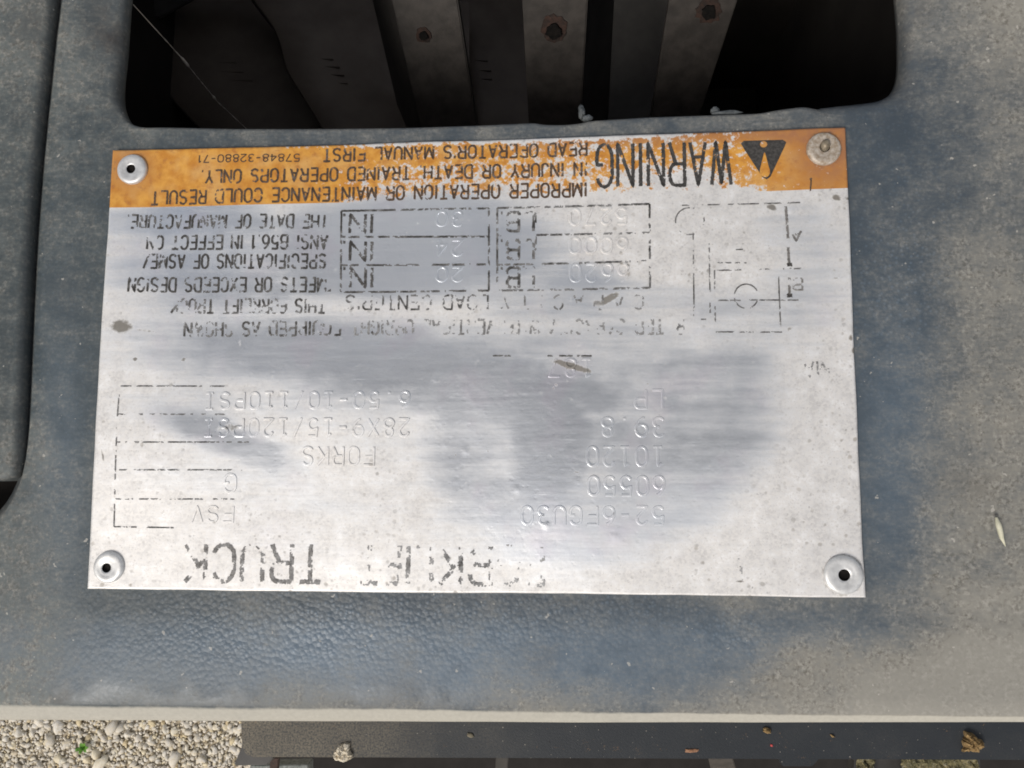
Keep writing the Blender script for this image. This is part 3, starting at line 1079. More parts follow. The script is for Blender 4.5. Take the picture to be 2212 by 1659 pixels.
def paint_map(u, v, t):
    left = sstep(900, 500, u)
    rgt = sstep(1560, 1720, u)
    c = 0.52 + 0.28 * left + 0.13 * rgt + 0.035 * sstep(1250, 1350, u)
    c -= 0.06 * sstep(0.45, 1.0, t) * (1 - left) * (1 - rgt * .6)
    c += 0.06 * sstep(0.55, .2, t) * sstep(1300, 1000, u)
    c -= 0.18 * sstep(.08, .02, t) * sstep(360, 520, u) * sstep(1560, 1400, u)
    c -= 0.20 * sstep(.90, 1.0, t) * sstep(700, 820, u) * sstep(1720, 1560, u)
    c -= 0.16 * np.exp(-(((u - 1430) / 90) ** 2 + ((v - 385) / 26) ** 2))
    c -= 0.12 * np.exp(-(((u - 1510) / 60) ** 2 + ((v - 395) / 20) ** 2))
    return c


def plate_uvz(s, t):
    P = ((1 - s) * (1 - t))[:, None] * TL + (s * (1 - t))[:, None] * TR + (s * t)[:, None] * BR + ((1 - s) * t)[:, None] * BL
    bow = 0.00040 * 4 * s * (1 - s) * (1 - t) + 0.00012 * np.sin(s * 9) * (1 - t)
    P = P - np.stack([0 * bow, bow], 1)
    P[:, 1] += 0.00022 * (fbm(s * 14, t * 3, 3, 91) - .5) * (np.abs(t - .5) * 2) ** 6
    P[:, 0] += 0.00022 * (fbm(s * 3, t * 10, 3, 92) - .5) * (np.abs(s - .5) * 2) ** 6
    return P


plate = thing("data_plate", "worn aluminium data plate riveted upside down on the black cowl", "data plate", (0, 0, 0))
T_BAND = 0.1365
NS = 400


def plate_piece(name, t0, t1, nt, mat, label=None):
    s = np.linspace(0, 1, NS + 1)
    t = np.linspace(t0, t1, nt + 1)
    Sg, Tg = np.meshgrid(s, t)
    Sg, Tg = Sg.ravel(), Tg.ravel()
    P = plate_uvz(Sg, Tg)
    Z = zplate(P[:, 0], P[:, 1])
    V = np.column_stack([P, Z])
    uu, vv = photo_uv(V)
    idx = np.arange((NS + 1) * (nt + 1)).reshape(nt + 1, NS + 1)
    F = np.stack([idx[:-1, :-1], idx[1:, :-1], idx[1:, 1:], idx[:-1, 1:]], -1).reshape(-1, 4).tolist()
    # turned-down sheet edge
    border = list(idx[0, :]) + list(idx[1:, -1]) + list(idx[-1, -2::-1]) + list(idx[-2:0:-1, 0])
    k = len(V)
    Vb = V[border].copy()
    Vb[:, 2] -= 0.0009
    V = np.vstack([V, Vb])
    nb = len(border)
    shared = set(idx[0, :].tolist()) if t0 > 0 else set(idx[-1, :].tolist())
    for i in range(nb):
        j = (i + 1) % nb
        if border[i] in shared and border[j] in shared:
            continue
        F.append((border[i], border[j], k + j, k + i))
    uu = np.concatenate([uu, uu[border]])
    vv = np.concatenate([vv, vv[border]])
    at_ = dict(wear=wear_reflection_map(uu, vv), stain=stain_map(uu, vv))
    if mat is M_BAND:
        tt = np.concatenate([Tg, Tg[border]]) / T_BAND
        at_['paint'] = paint_map(uu, vv, tt)
        at_['rust'] = np.clip(0.45 * sstep(1600, 1760, uu) + 0.85 * sstep(.34, .02, tt) * sstep(950, 1300, uu) + np.maximum(0.75 * np.exp(-(((uu - 283) / 50) ** 2 + ((vv - 364) / 50) ** 2) ** 1.5),
                              0.65 * np.exp(-(((uu - 1785) / 66) ** 2 + ((vv - 330) / 62) ** 2) ** 1.5)), 0, 1)
    o = mesh_obj(name, V, F, mat, plate, True, at_)
    fix_normals(o)
    if label:
        o['label'] = label
    return o


plate_piece("sheet", T_BAND, 1, 210, M_PLATE)
plate_piece("warning_band", 0, T_BAND, 34, M_BAND, "flaked orange warning band along the plate's edge")


# ---- stroke lettering ---------------------------------------------------
def arc(cx, cy, rx, ry, a0, a1, n=9):
    return [(cx + rx * math.cos(math.radians(a0 + (a1 - a0) * i / n)), cy + ry * math.sin(math.radians(a0 + (a1 - a0) * i / n))) for i in range(n + 1)]


G = {
    'A': [[(0, 0), (2, 6), (4, 0)], [(.75, 2.1), (3.25, 2.1)]],
    'B': [[(0, 0), (0, 6), (2.4, 6)] + arc(2.4, 4.6, 1.4, 1.4, 90, -90) + [(0, 3.2)], [(2.2, 3.2)] + arc(2.4, 1.6, 1.6, 1.6, 90, -90) + [(0, 0)]],
    'C': [arc(2, 4.1, 2, 1.9, 15, 180) + arc(2, 1.9, 2, 1.9, 180, 345)],
    'D': [[(0, 0), (0, 6), (1.9, 6)] + arc(1.9, 3.9, 2.1, 2.1, 90, 0) + arc(1.9, 2.1, 2.1, 2.1, 0, -90) + [(0, 0)]],
    'E': [[(3.8, 6), (0, 6), (0, 0), (3.8, 0)], [(0, 3.1), (3.3, 3.1)]],
    'F': [[(3.8, 6), (0, 6), (0, 0)], [(0, 3.1), (3.2, 3.1)]],
    'G': [arc(2, 4.1, 2, 1.9, 20, 180) + arc(2, 1.9, 2, 1.9, 180, 360) + [(4, 2.9), (2.4, 2.9)]],
    'H': [[(0, 0), (0, 6)], [(4, 0), (4, 6)], [(0, 3.1), (4, 3.1)]],
    'I': [[(0.5, 0), (0.5, 6)]],
    'J': [[(3.2, 6), (3.2, 1.6)] + arc(1.6, 1.6, 1.6, 1.6, 0, -180)],
    'K': [[(0, 0), (0, 6)], [(3.9, 6), (0, 2.2)], [(1.3, 3.5), (4, 0)]],
    'L': [[(0, 6), (0, 0), (3.6, 0)]],
    'M': [[(0, 0), (0, 6), (2.3, .6), (4.6, 6), (4.6, 0)]],
    'N': [[(0, 0), (0, 6), (4, 0), (4, 6)]],
    'O': [arc(2, 4.1, 2, 1.9, 0, 180) + arc(2, 1.9, 2, 1.9, 180, 360) + [(4, 4.1)]],
    'P': [[(0, 0), (0, 6), (2.3, 6)] + arc(2.3, 4.4, 1.6, 1.6, 90, -90) + [(0, 2.8)]],
    'Q': [arc(2, 4.1, 2, 1.9, 0, 180) + arc(2, 1.9, 2, 1.9, 180, 360) + [(4, 4.1)], [(2.4, 1.4), (4.1, -.3)]],
    'R': [[(0, 0), (0, 6), (2.4, 6)] + arc(2.4, 4.5, 1.5, 1.5, 90, -90) + [(0, 3)], [(2.3, 3), (3.9, 0)]],
    'S': [arc(2, 4.5, 1.8, 1.5, 20, 270) + arc(2, 1.5, 2, 1.5, 90, -160)],
    'T': [[(0, 6), (4, 6)], [(2, 6), (2, 0)]],
    'U': [[(0, 6), (0, 1.9)] + arc(2, 1.9, 2, 1.9, 180, 360) + [(4, 6)]],
    'V': [[(0, 6), (2, 0), (4, 6)]],
    'W': [[(0, 6), (1.25, 0), (2.5, 5.8), (3.75, 0), (5, 6)]],
    'X': [[(0, 0), (4, 6)], [(0, 6), (4, 0)]],
    'Y': [[(0, 6), (2, 2.9), (4, 6)], [(2, 2.9), (2, 0)]],
    'Z': [[(0, 6), (4, 6), (0, 0), (4, 0)]],
    '0': [arc(1.9, 4, 1.9, 2, 0, 180) + arc(1.9, 2, 1.9, 2, 180, 360) + [(3.8, 4)]],
    '1': [[(.6, 4.8), (1.7, 6), (1.7, 0)]],
    '2': [arc(1.9, 4.2, 1.8, 1.8, 165, -20) + [(0, 0), (3.9, 0)]],
    '3': [arc(1.8, 4.5, 1.7, 1.5, 150, -90) + arc(1.8, 1.5, 1.9, 1.5, 90, -150)],
    '4': [[(3, 0), (3, 6), (0, 1.8), (4, 1.8)]],
    '5': [[(3.6, 6), (.5, 6), (.2, 3.2)] + arc(1.9, 1.9, 1.9, 1.9, 130, -150)],
    '6': [arc(3.4, 1.9, 3.4, 4.1, 100, 180, 7) + arc(1.9, 1.9, 1.9, 1.9, 180, 540, 14)],
    '7': [[(0, 6), (3.8, 6), (1.2, 0)]],
    '8': [arc(1.9, 4.5, 1.55, 1.5, -90, 270, 12), arc(1.9, 1.5, 1.9, 1.5, 90, 450, 12)],
    '9': [arc(.5, 4.1, 3.4, 4.1, -80, 0, 7) + arc(1.9, 4.1, 1.9, 1.9, 0, 360, 14)],
    '.': [[(.1, .25), (.75, .25)]], '-': [[(.3, 2.9), (3, 2.9)]], '/': [[(0, -.3), (3, 6.2)]],
    "'": [[(.3, 6), (.3, 4.7)]], '"': [[(.2, 6), (.2, 4.9)], [(1, 6), (1, 4.9)]],
}
GW = {'I': 1, 'M': 4.6, 'W': 5, '.': .7, "'": .6, '"': 1.2, '1': 2.2, '-': 3.3, '/': 3, 'J': 3.2, ' ': 2.6, 'E': 3.8, 'F': 3.7, 'L': 3.5}
STAMP = dict(G)
STAMP['I'] = [[(.5, 6), (3.3, 6)], [(.5, 0), (3.3, 0)], [(1.9, 6), (1.9, 0)]]
STAMP['1'] = [[(.7, 5.2), (1.9, 6), (1.9, 0)], [(.4, 0), (3.5, 0)]]
STAMP['.'] = [[(1.4, .3), (2.3, .3)]]


def lay_text(txt, p0, p1, h, gap=1.7, mono=False, space=None):
    """strokes in plate metres; p0/p1: photo position of the first letter's and last letter's base"""
    A_, B_ = at(*p0, 0)[:2], at(*p1, 0)[:2]
    xd = (B_ - A_) / np.linalg.norm(B_ - A_)
    yd = np.array([-xd[1], xd[0]])
    glyphs = STAMP if mono else G
    x, placed = 0, []
    for ch in txt:
        w_ = 3.8 if mono else GW.get(ch, 4)
        if ch == ' ' and space:
            w_ = space
        if ch != ' ':
            off = (3.8 - GW.get(ch, 4)) / 2 if (mono and ch not in 'I1.') else 0
            for st_ in glyphs[ch]:
                placed.append([(x + off + a, b) for a, b in st_])
        x += w_ + (2.2 if mono else gap)
    total = x - (2.2 if mono else gap)
    sx = np.linalg.norm(B_ - A_) / total
    sy = h * 0.0000978 / 6
    return [np.array([A_ + xd * a * sx + yd * b * sy for a, b in st_]) for st_ in placed]


def resample(L, step):
    out = [L[0]]
    for a, b in zip(L[:-1], L[1:]):
        d = np.linalg.norm(b - a)
        k = max(1, int(round(d / step)))
        for j in range(1, k + 1):
            out.append(a + (b - a) * j / k)
    return np.array(out)


def tangent_normals(L):
    t = np.gradient(L, axis=0)
    t /= np.linalg.norm(t, axis=1)[:, None] + 1e-12
    return np.stack([-t[:, 1], t[:, 0]], 1)


def ink(name, lines, width, wear, mat, label=None, step=0.00022, lift=0.00006, seed=3, patch=0.0016, jit=0.18):
    """flat worn printing: small cells of each stroke are missing where the ink has rubbed off"""
    V, F = [], []
    for L in lines:
        if len(L) < 2:
            continue
        L = resample(L, step)
        # extend the ends a little
        n = tangent_normals(L)
        m = 3 if width > 0.0005 else 2
        offs = np.linspace(-.5, .5, m + 1) * width
        k = len(V)
        for i in range(len(L)):
            for o_ in offs:
                p_ = L[i] + n[i] * o_ + rng.normal(size=2) * width * jit * 0.35
                V.append((p_[0], p_[1]))
        for i in range(len(L) - 1):
            for j in range(m):
                F.append((k + i * (m + 1) + j, k + i * (m + 1) + j + 1, k + (i + 1) * (m + 1) + j + 1, k + (i + 1) * (m + 1) + j))
    V = np.array(V)
    Fa = np.array(F)
    c = V[Fa].mean(1)
    if wear > 0:
        nz = 0.6 * fbm(c[:, 0] / patch, c[:, 1] / patch, 3, seed) + 0.4 * fbm(c[:, 0] / 0.0006, c[:, 1] / 0.0006, 2, seed + 9)
        nz = nz + rng.normal(size=len(nz)) * 0.02
        q_ = np.quantile(nz, wear)
        ok = nz > q_
        Fa = Fa[ok]
        fade_f = np.clip(1 - (nz[ok] - q_) / (0.06 + 0.25 * wear), 0, 1) * min(1.0, 0.15 + 1.1 * wear)
    else:
        fade_f = np.zeros(len(Fa))
    used, inv = np.unique(Fa, return_inverse=True)
    fv = np.zeros(len(used))
    np.maximum.at(fv, inv.ravel(), np.repeat(fade_f, 4))
    V = V[used]
    Fa = inv.reshape(-1, 4)
    Z = zplate(V[:, 0], V[:, 1]) + lift
    o = mesh_obj(name, np.column_stack([V, Z]), Fa.tolist(), mat, plate, False, dict(rubbed=fv))
    fix_up(o)
    if label:
        o['label'] = label
    return o


def fix_up(o):
    bm = bmesh.new()
    bm.from_mesh(o.data)
    for f in bm.faces:
        f.normal_update()
        if f.normal.z < 0:
            f.normal_flip()
    bm.to_mesh(o.data)
    bm.free()


def pl(*pts):
    return np.array([at(u_, v_, 0)[:2] for u_, v_ in pts])


def stamp(txt, p0, p1, h, depth=0.00021, width=0.00062, grime=0.60):
    """stamped characters: a shallow flat-topped ridge in the plate's own metal"""
    V, F = [], []
    for L in lay_text(txt, p0, p1, h, mono=True):
        L = resample(L, 0.00035)
        n = tangent_normals(L)
        k = len(V)
        dk = depth * rng.uniform(0.7, 1.3)
        prof = [(-.5, -.00003), (-.30, dk), (.30, dk), (.5, -.00003)]
        for i in range(len(L)):
            for a, z_ in prof:
                p_ = L[i] + n[i] * a * width
                V.append((p_[0], p_[1], z_))
        for i in range(len(L) - 1):
            for j in range(3):
                F.append((k + i * 4 + j, k + i * 4 + j + 1, k + i * 4 + j + 5, k + i * 4 + j + 4))
    V = np.array(V)
    V[:, 2] += zplate(V[:, 0], V[:, 1])
    uu, vv = photo_uv(V)
    edge = np.tile([1, 0, 0, 1], len(V) // 4) * (grime + 0.25 * (fbm(V[:, 0] / .003, V[:, 1] / .003, 3, 5) - .5))
    o = mesh_obj("stamped_text", V, F, M_PLATE, plate, False, dict(wear=wear_reflection_map(uu, vv), stain=np.maximum(edge, stain_map(uu, vv))))
    fix_up(o)
    return o


# printed wording ---------------------------------------------------------
W1 = 0.00047
ink("printed_text", lay_text("WARNING", (1577, 306), (1289, 313), 96, gap=1.5), 0.00074, 0.02, M_INK, "large black word WARNING")
ink("printed_text", lay_text("IMPROPER OPERATION OR MAINTENANCE COULD RESULT", (1267, 394), (327, 413), 31), W1, 0.04, M_INKB)
ink("printed_text", lay_text("IN INJURY OR DEATH. TRAINED OPERATORS ONLY.", (1267, 351), (437, 369), 30), W1, 0.05, M_INKB)
ink("printed_text", lay_text("READ OPERATOR'S MANUAL FIRST.", (1267, 308), (690, 322), 29), W1, 0.06, M_INKB)
ink("printed_text", lay_text("57848-32880-71", (648, 333), (430, 336), 17, gap=1.3), 0.00026, 0.0, M_INKB)
ink("printed_text", lay_text("THE DATE OF MANUFACTURE.", (709, 465), (276, 464), 30), W1, 0.22, M_INK, None, seed=21)
ink("printed_text", lay_text("ANSI B56.1 IN EFFECT ON", (708, 509), (319, 509), 31), W1, 0.18, M_INK, None, seed=22)
ink("printed_text", lay_text("SPECIFICATIONS OF ASME/", (704, 550), (312, 550), 31), W1, 0.12, M_INK, None, seed=23)
ink("printed_text", lay_text('"MEETS OR EXCEEDS DESIGN', (714, 600), (280, 601), 31), W1, 0.16, M_INK, None, seed=24)
ink("printed_text", lay_text("THIS FORKLIFT TRUCK", (702, 646), (371, 646), 31), W1, 0.34, M_INK, None, seed=25)
ink("printed_text", lay_text("C A P A C I T Y", (1389, 637), (1082, 639), 31, gap=1.4), 0.00038, 0.55, M_INK, None, seed=26)
ink("printed_text", lay_text("LOAD CENTER'S", (1054, 638), (748, 638), 31), 0.0004, 0.36, M_INK, None, seed=27)
ink("printed_text", lay_text("RATED CAPACITY WITH VERTICAL UPRIGHT", (1478, 690), (760, 692), 31), W1, 0.62, M_INK, None, seed=28)
ink("printed_text", lay_text("EQUIPPED AS SHOWN.", (735, 693), (390, 697), 31), W1, 0.38, M_INK, None, seed=29)
for i, (b, t_) in enumerate(((463, 43), (522, 43), (578, 44))):
    ink("printed_text", lay_text("IN.", (808, b), (742, b), t_, gap=1.2), 0.00062, 0.17, M_INK, None, seed=40 + i)
for i, (b, t_) in enumerate(((458, 42), (518, 42), (578, 44))):
    ink("printed_text", lay_text("LB.", (1153, b), (1082, b), t_, gap=1.2), 0.00060, 0.33, M_INK, None, seed=50 + i)
ink("printed_text", lay_text("MA", (1789, 779), (1738, 781), 33), 0.0004, 0.62, M_INK, None, seed=31)
ink("printed_text", lay_text("T", (1625, 1180), (1570, 1180), 80), 0.0008, 0.93, M_INKG, None, seed=33)
ink("printed_text", lay_text("FO", (1172, 1182), (1079, 1181), 78, gap=1.6), 0.0009, 0.86, M_INKG, None, seed=34)
ink("printed_text", lay_text("RK", (1060, 1181), (950, 1180), 78, gap=1.6), 0.0009, 0.52, M_INK, None, seed=36)
ink("printed_text", lay_text("LIFT", (933, 1180), (782, 1178), 78, gap=1.6), 0.0009, 0.60, M_INKG, None, seed=37)
ink("printed_text", lay_text("TRUCK", (694, 1176), (402, 1176), 78, gap=1.6), 0.0009, 0.30, M_INKG, None, seed=35)

# ruled boxes --------------------------------------------------------------
ink("table_frame", [pl((1056, 450), (1056, 628)), pl((738, 456), (736, 631)), pl((1056, 450), (738, 456)), pl((1056, 511), (738, 512)),
                    pl((1056, 571), (738, 573)), pl((1056, 628), (736, 631))], 0.00043, 0.27, M_INK, "left dashed table of lengths", seed=61)
ink("table_frame", [pl((1403, 441), (1404, 622)), pl((1074, 449), (1074, 628)), pl((1403, 441), (1074, 449)), pl((1403, 503), (1074, 508)),
                    pl((1403, 564), (1074, 572)), pl((1404, 622), (1074, 628)), pl((1157, 449), (1157, 480)), pl((1157, 510), (1157, 545))],
    0.00043, 0.38, M_INK, "right dashed table of weights", seed=62)
ink("table_frame", [pl((260, 835), (255, 895)), pl((255, 895), (245, 1138)), pl((260, 834), (485, 834)), pl((257, 895), (505, 895)),
                    pl((255, 955), (537, 955)), pl((252, 1015), (527, 1015)), pl((249, 1078), (506, 1078)), pl((245, 1138), (375, 1140))],
    0.00030, 0.42, M_INK, "long worn ruled rows", seed=63)
ink("table_frame", [pl((1065, 769), (1104, 769)), pl((1183, 769), (1278, 769))], 0.00034, 0.25, M_INK, "short dashes above the stamped 187", seed=64)


def circ(cu, cv, ru, rv, a0=0, a1=360, n=40):
    return pl(*[(cu + ru * math.cos(math.radians(a0 + (a1 - a0) * i / n)), cv + rv * math.sin(math.radians(a0 + (a1 - a0) * i / n))) for i in range(n + 1)])


ink("load_diagram", [circ(1490, 478, 31, 29), pl((1497, 503), (1499, 690)), pl((1531, 500), (1534, 690)), pl((1514, 690), (1534, 690)),
                     pl((1601, 583), (1543, 585), (1545, 700)), pl((1545, 568), (1612, 568)), pl((1681, 584), (1687, 705)),
                     pl((1640, 582), (1662, 581)), pl((1680, 581), (1733, 580)), pl((1546, 649), (1600, 649)), pl((1618, 648), (1730, 648)),
                     pl((1546, 717), (1690, 717)), pl((1473, 444), (1728, 438)), circ(1612, 640, 26, 26), pl((1578, 540), (1605, 539))],
    0.00028, 0.40, M_INK, "worn line drawing of the load and mast", seed=71)
ink("load_diagram", [pl((1697, 446), (1702, 515)), pl((1702, 535), (1705, 575)), pl((1705, 600), (1706, 640))], 0.00055, 0.12, M_INKG,
    "grey dimension line with arrowheads", seed=72)
ink("load_diagram", [pl((1705, 568), (1705, 576)), pl((1706, 634), (1707, 642))], 0.0010, 0.0, M_INK, "black arrowheads", seed=73)
ink("printed_text", lay_text("A", (1730, 499), (1708, 499), 22), 0.00045, 0.25, M_INKG, None, seed=74)
ink("printed_text", lay_text("B", (1733, 602), (1712, 602), 24), 0.00040, 0.35, M_INKG, None, seed=75)

# stamped figures -----------------------------------------------------------
stamp("30", (999, 457), (943, 457), 32)
stamp("24", (999, 519), (943, 519), 34)
stamp("20", (999, 577), (943, 577), 31)
stamp("5270", (1353, 449), (1231, 451), 35)
stamp("6000", (1355, 513), (1231, 513), 34)
stamp("6620", (1357, 570), (1232, 570), 38)
stamp("187", (1278, 776), (1186, 776), 37)
stamp("LP", (1432, 842), (1372, 842), 39)
stamp("39.8", (1434, 902), (1300, 902), 39)
stamp("10120", (1432, 965), (1268, 965), 40)
stamp("60550", (1434, 1029), (1270, 1029), 39)
stamp("52-6FGU30", (1433, 1094), (1127, 1094), 37)
stamp("6.50-10/110PSI", (884, 845), (443, 849), 35)
stamp("28X9-15/120PSI", (883, 905), (441, 905), 37)
stamp("FORKS", (808, 966), (654, 966), 38)
stamp("G", (509, 1024), (486, 1024), 39)
stamp("FSV", (504, 1094), (416, 1094), 33)

# warning triangle with its exclamation mark --------------------------------
def triangle():
    tri = [(1600, 311), (1606, 305), (1690, 303), (1698, 308), (1694, 318), (1664, 382), (1656, 388), (1647, 383), (1608, 324)]
    dot = [(1649 + 8 * math.cos(a), 312.5 + 7 * math.sin(a)) for a in np.linspace(0, 2 * math.pi, 14, endpoint=False)]
    drop = [(1651, 327), (1655, 340), (1660, 360), (1664, 372), (1660, 381), (1653, 384), (1645, 381), (1640, 371), (1644, 355), (1648, 338)]
    loops = [dense([np.array(p) for p in L], 4, True) for L in (tri, chaikin(dot, 1, True), chaikin(drop, 2, True))]
    pts, edges = [], []
    for L in loops:
        W_ = at_many(L, 0)[:, :2]
        k = len(pts)
        pts += [tuple(p) for p in W_]
        edges += [(k + i, k + (i + 1) % len(L)) for i in range(len(L))]
    # interior points let the ink follow the plate
    r = delaunay_2d_cdt([Vector(p) for p in pts], edges, [], 4, 1e-8)
    V = np.array([p[:] for p in r[0]])
    holes = [at_many(L, 0)[:, :2] for L in loops[1:]]
    keep = [f for f in r[2] if not any(inside_loop(h, V[list(f)].mean(0)) for h in holes)]
    Z = zplate(V[:, 0], V[:, 1]) + 0.00007
    o = mesh_obj("warning_triangle", np.column_stack([V, Z]), [list(f) for f in keep], M_INK, plate)
    fix_up(o)
    o['label'] = "black triangle with an exclamation mark"


triangle()
# scratch through the band at its right end
ink("scratch_mark", [pl((1752, 385), (1750, 413)), pl((1748, 380), (1751, 390))], 0.0003, 0.15, M_INKB, None, seed=81)


# rivets ----------------------------------------------------------------------
def rivet(u_, v_, R, mat, pin=False, hole_off=(0, 0), label=None, bore=0.30):
    c = at(u_, v_, 0.0006)
    k = 40
    r = R * 0.0000975
    hb = bore
    prof = [(1.0, -0.0006), (1.0, 0.0002), (.95, .00048), (.86, .00062), (.72, .00066), (.58, .00058), (hb + .14, .00050), (hb + .05, .00052), (hb, .0004), (hb * .97, -.00012), (0.001, -.00014)]
    V, F = [], []
    for i, (a, z_) in enumerate(prof):
        cu = (np.array([hole_off[0], hole_off[1]]) * 0.0000975) * (1 - a)
        for j in range(k):
            w_ = 2 * math.pi * j / k
            V.append((c[0] + cu[0] + r * a * math.cos(w_), c[1] + cu[1] + r * a * math.sin(w_), zplate(c[0], c[1]) + z_ + .0002))
    nb = len(prof)
    Fo = []
    for i in range(nb - 1):
        for j in range(k):
            j2 = (j + 1) % k
            Fo.append((i * k + j, i * k + j2, (i + 1) * k + j2, (i + 1) * k + j))
    cut = (nb - 3) * k
    o = mesh_obj("rivet", V, Fo[:cut], mat, plate, True)
    fix_normals(o)
    hole = mesh_obj("bore", V, Fo[cut:], M_BORE_SHADE, o, True)
    fix_normals(hole)
    if pin:
        pv = []
        for (a, z_) in ((.26, -.0002), (.26, .0010), (.20, .0014), (.08, .0016), (0.001, .0016)):
            for j in range(20):
                w_ = 2 * math.pi * j / 20
                pv.append((c[0] + r * a * math.cos(w_) + hole_off[0] * .0000975, c[1] + r * a * 1.15 * math.sin(w_) + hole_off[1] * .0000975 + z_ * .25, c[2] + z_ - .0003))
        pf = [(i * 20 + j, i * 20 + (j + 1) % 20, (i + 1) * 20 + (j + 1) % 20, (i + 1) * 20 + j) for i in range(4) for j in range(20)]
        fix_normals(mesh_obj("pin", pv, pf, M_PIN, o, True))
    if label:
        o['label'] = label
    return o


rivet(283, 364, 35, M_RIVET, False, (-2, 0))
rivet(1780, 321, 36, M_RIVOLD, True, (2, 4), "dull grey rivet with its pin still in")
rivet(231, 1226, 34, M_RIVET, False, (-5, -2), None, .30)
rivet(1822, 1242, 39, M_RIVET, False, (1, 0), None, .30)

# ------------------------------------------------------------------ black beam below the cowl
ZB = -0.20
beam = thing("floor_beam", "black steel beam speckled with dirt below the cowl's front lip", "beam", at(1300, 1600, ZB))
top = [at(u_, v_, ZB) for u_, v_ in ((519, 1440), (520, 1563), (522, 1612), (530, 1630), (545, 1636), (1674, 1640.5), (2900, 1645), (2900, 1440))]
V, F = prism(top, (0, 0, -0.018))
fix_normals(mesh_obj("bar", V, F, M_BEAM, beam), 0.0005, 2)
V, F = prism([at(u_, v_, ZB - .004) for u_, v_ in ((522, 1612), (523, 1560), (585, 1560), (590, 1637), (578, 1653), (504, 1655))], (0, 0, -0.012))
fix_normals(mesh_obj("end_flange", V, F, M_FLANGE, beam), 0.0006, 2)
V, F = prism([at(u_, v_, ZB - .006) for u_, v_ in ((1668, 1600), (1771, 1600), (1769, 1641), (1755, 1656), (1690, 1656))], (0, 0, -0.004))
fix_normals(mesh_obj("tab", V, F, M_BEAM, beam), 0.0004, 2)

chassis = thing("chassis_floor", "black underside of the truck in the dark below the beam", "chassis", at(1400, 1700, -.5))
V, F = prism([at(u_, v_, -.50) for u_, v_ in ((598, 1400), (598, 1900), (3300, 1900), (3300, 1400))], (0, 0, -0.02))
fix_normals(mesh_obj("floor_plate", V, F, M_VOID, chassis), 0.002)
slab("strut", [(1527, 1625, -.26), (1578, 1625, -.26), (1610, 1720, -.30), (1548, 1720, -.30)], 0.004, M_BRACKET, chassis)
slab("strut", [(1072, 1625, -.30), (1099, 1625, -.30), (1092, 1720, -.34), (1066, 1720, -.34)], 0.004, M_FLANGE, chassis)
slab("hose", [(585, 1638, -.23), (602, 1638, -.23), (596, 1720, -.27), (575, 1720, -.27)], 0.004, M_RUST, chassis)
slab("step_edge", [(540, 1653.5, -.30), (665, 1651.5, -.30), (665, 1720, -.30), (535, 1720, -.30)], 0.01, plain("step_metal", (0.10, 0.11, 0.10), (0.26, 0.27, 0.25), 500, 0.8), chassis)

ledge = thing("mossy_ledge", "pale ledge littered with yellowish moss under the beam, right corner", "ledge", at(2000, 1680, -.30))


def rough_slab(quad, z):
    n, m = 60, 24
    V, F = [], []
    q = np.array(quad, float)
    for j in range(m + 1):
        for i in range(n + 1):
            s_, t_ = i / n, j / m
            uv = (q[0] * (1 - s_) + q[1] * s_) * (1 - t_) + (q[3] * (1 - s_) + q[2] * s_) * t_
            p_ = at(uv[0], uv[1], z)
            p_[2] += 0.007 * (fbm(np.array([uv[0] / 7.]), np.array([uv[1] / 7.]), 4, 9)[0] - .5)
            V.append(p_)
    for j in range(m):
        for i in range(n):
            a = j * (n + 1) + i
            F.append((a, a + 1, a + n + 2, a + n + 1))
    o = mesh_obj("moss_mat", V, F, M_MOSS, ledge)
    fix_normals(o)


rough_slab([(1948, 1600), (2112, 1600), (2114, 1760), (1944, 1760)], -0.30)
rough_slab([(1850, 1600), (1890, 1600), (1890, 1760), (1848, 1760)], -0.302)
V, F = prism([at(u_, v_, -.312) for u_, v_ in ((1846, 1600), (2116, 1600), (2118, 1760), (1842, 1760))], (0, 0, -0.01))
fix_normals(mesh_obj("shelf", V, F, M_FLANGE, ledge))


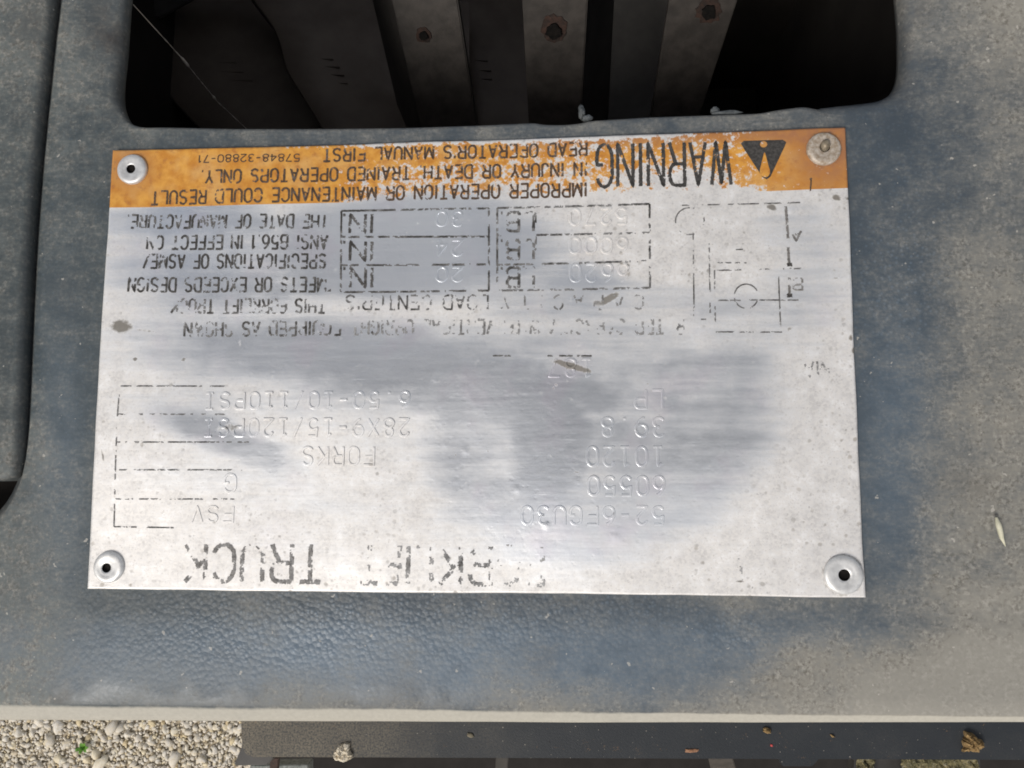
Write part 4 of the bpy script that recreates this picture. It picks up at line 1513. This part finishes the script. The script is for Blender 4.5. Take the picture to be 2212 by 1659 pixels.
# ------------------------------------------------------------------ dried mud and flecks on the beam
def clod(name, label, cat, outline, z, h, mat, group=None, seed=0):
    """ragged low lump with the outline seen in the photo"""
    c = np.mean(outline, 0)
    k = 56
    rings = 12
    O = dense([np.array(p, float) for p in outline], 2.0, True)
    ang = np.arctan2(O[:, 1] - c[1], O[:, 0] - c[0])
    rad = np.hypot(O[:, 0] - c[0], O[:, 1] - c[1])
    o_ = np.argsort(ang)
    aa = np.linspace(-math.pi, math.pi, k, endpoint=False)
    rr = np.interp(aa, ang[o_], rad[o_], period=2 * math.pi)
    r_ = np.random.default_rng(seed)
    rr = rr * (1 + 0.06 * r_.normal(size=k))
    V, F = [], []
    for i in range(rings + 1):
        t_ = i / rings
        for j in range(k):
            q = c + np.array([math.cos(aa[j]), math.sin(aa[j])]) * rr[j] * t_
            p_ = at(q[0], q[1], z)
            nz = fbm(np.array([q[0] / 6.]), np.array([q[1] / 6.]), 4, seed)[0]
            p_[2] += h * math.sqrt(max(0, 1 - t_ ** 2.5)) * (0.35 + 1.3 * nz) - (0.0004 if i == rings else 0)
            V.append(p_)
    for i in range(rings):
        for j in range(k):
            j2 = (j + 1) % k
            F.append((i * k + j, i * k + j2, (i + 1) * k + j2, (i + 1) * k + j))
    o = mesh_obj(name, V, F, mat)
    fix_normals(o)
    tag(o, label, cat, group)


GM = "dried mud and dirt flecks on the beam"
clod("mud_clod", "pale beige lump of dried mud on the beam's left part, overhanging its edge", "mud",
     [(741, 1604), (757, 1603), (755, 1612), (759, 1626), (764, 1633), (757, 1640), (745, 1647), (735, 1643), (722, 1640), (720, 1627), (727, 1618), (733, 1608)], ZB, 0.003, M_MUD, GM, 1)
clod("mud_clod", "brown ragged clod of dried mud at the beam's right end", "mud",
     [(2079, 1577), (2088, 1580), (2100, 1583), (2112, 1595), (2128, 1603), (2121, 1612), (2112, 1621), (2105, 1624), (2092, 1619), (2077, 1622), (2080, 1611), (2076, 1600), (2083, 1590)], ZB, 0.004, M_MUDB, GM, 2)
clod("mud_clod", "small brown mud clod just under the pale lip, above the beam's tab", "mud",
     [(1648, 1572), (1656, 1570), (1664, 1575), (1665, 1582), (1656, 1584), (1648, 1580)], ZB, 0.002, M_MUDB, GM, 3)
clod("rust_flake", "long thin orange rust flake on the beam, left of the dangling strut", "flake",
     [(1480, 1618), (1500, 1617), (1511, 1618), (1509, 1624), (1490, 1626), (1479, 1625)], ZB, 0.0006, plain("orange_rust", (0.22, 0.11, 0.06), (0.36, 0.20, 0.12), 400, 0.9), GM, 4)
clod("mud_clod", "tiny tan speck of mud on the beam, right of the small brown clod", "mud",
     [(1792, 1585), (1799, 1588), (1804, 1592), (1796, 1592)], ZB, 0.001, M_MUDB, GM, 5)
clod("paint_fleck", "tiny red paint fleck on the beam", "fleck",
     [(1664, 1607), (1669, 1608), (1669, 1613), (1664, 1612)], ZB, 0.0005, M_FLECK, GM, 6)
clod("mud_clod", "greyish flat speck of mud on the beam under the middle of the plate", "mud",
     [(1010, 1582), (1020, 1583), (1026, 1592), (1016, 1594), (1008, 1589)], ZB, 0.0008, plain("grey_mud", (0.10, 0.09, 0.06), (0.2, 0.17, 0.12), 400, 0.9), GM, 7)
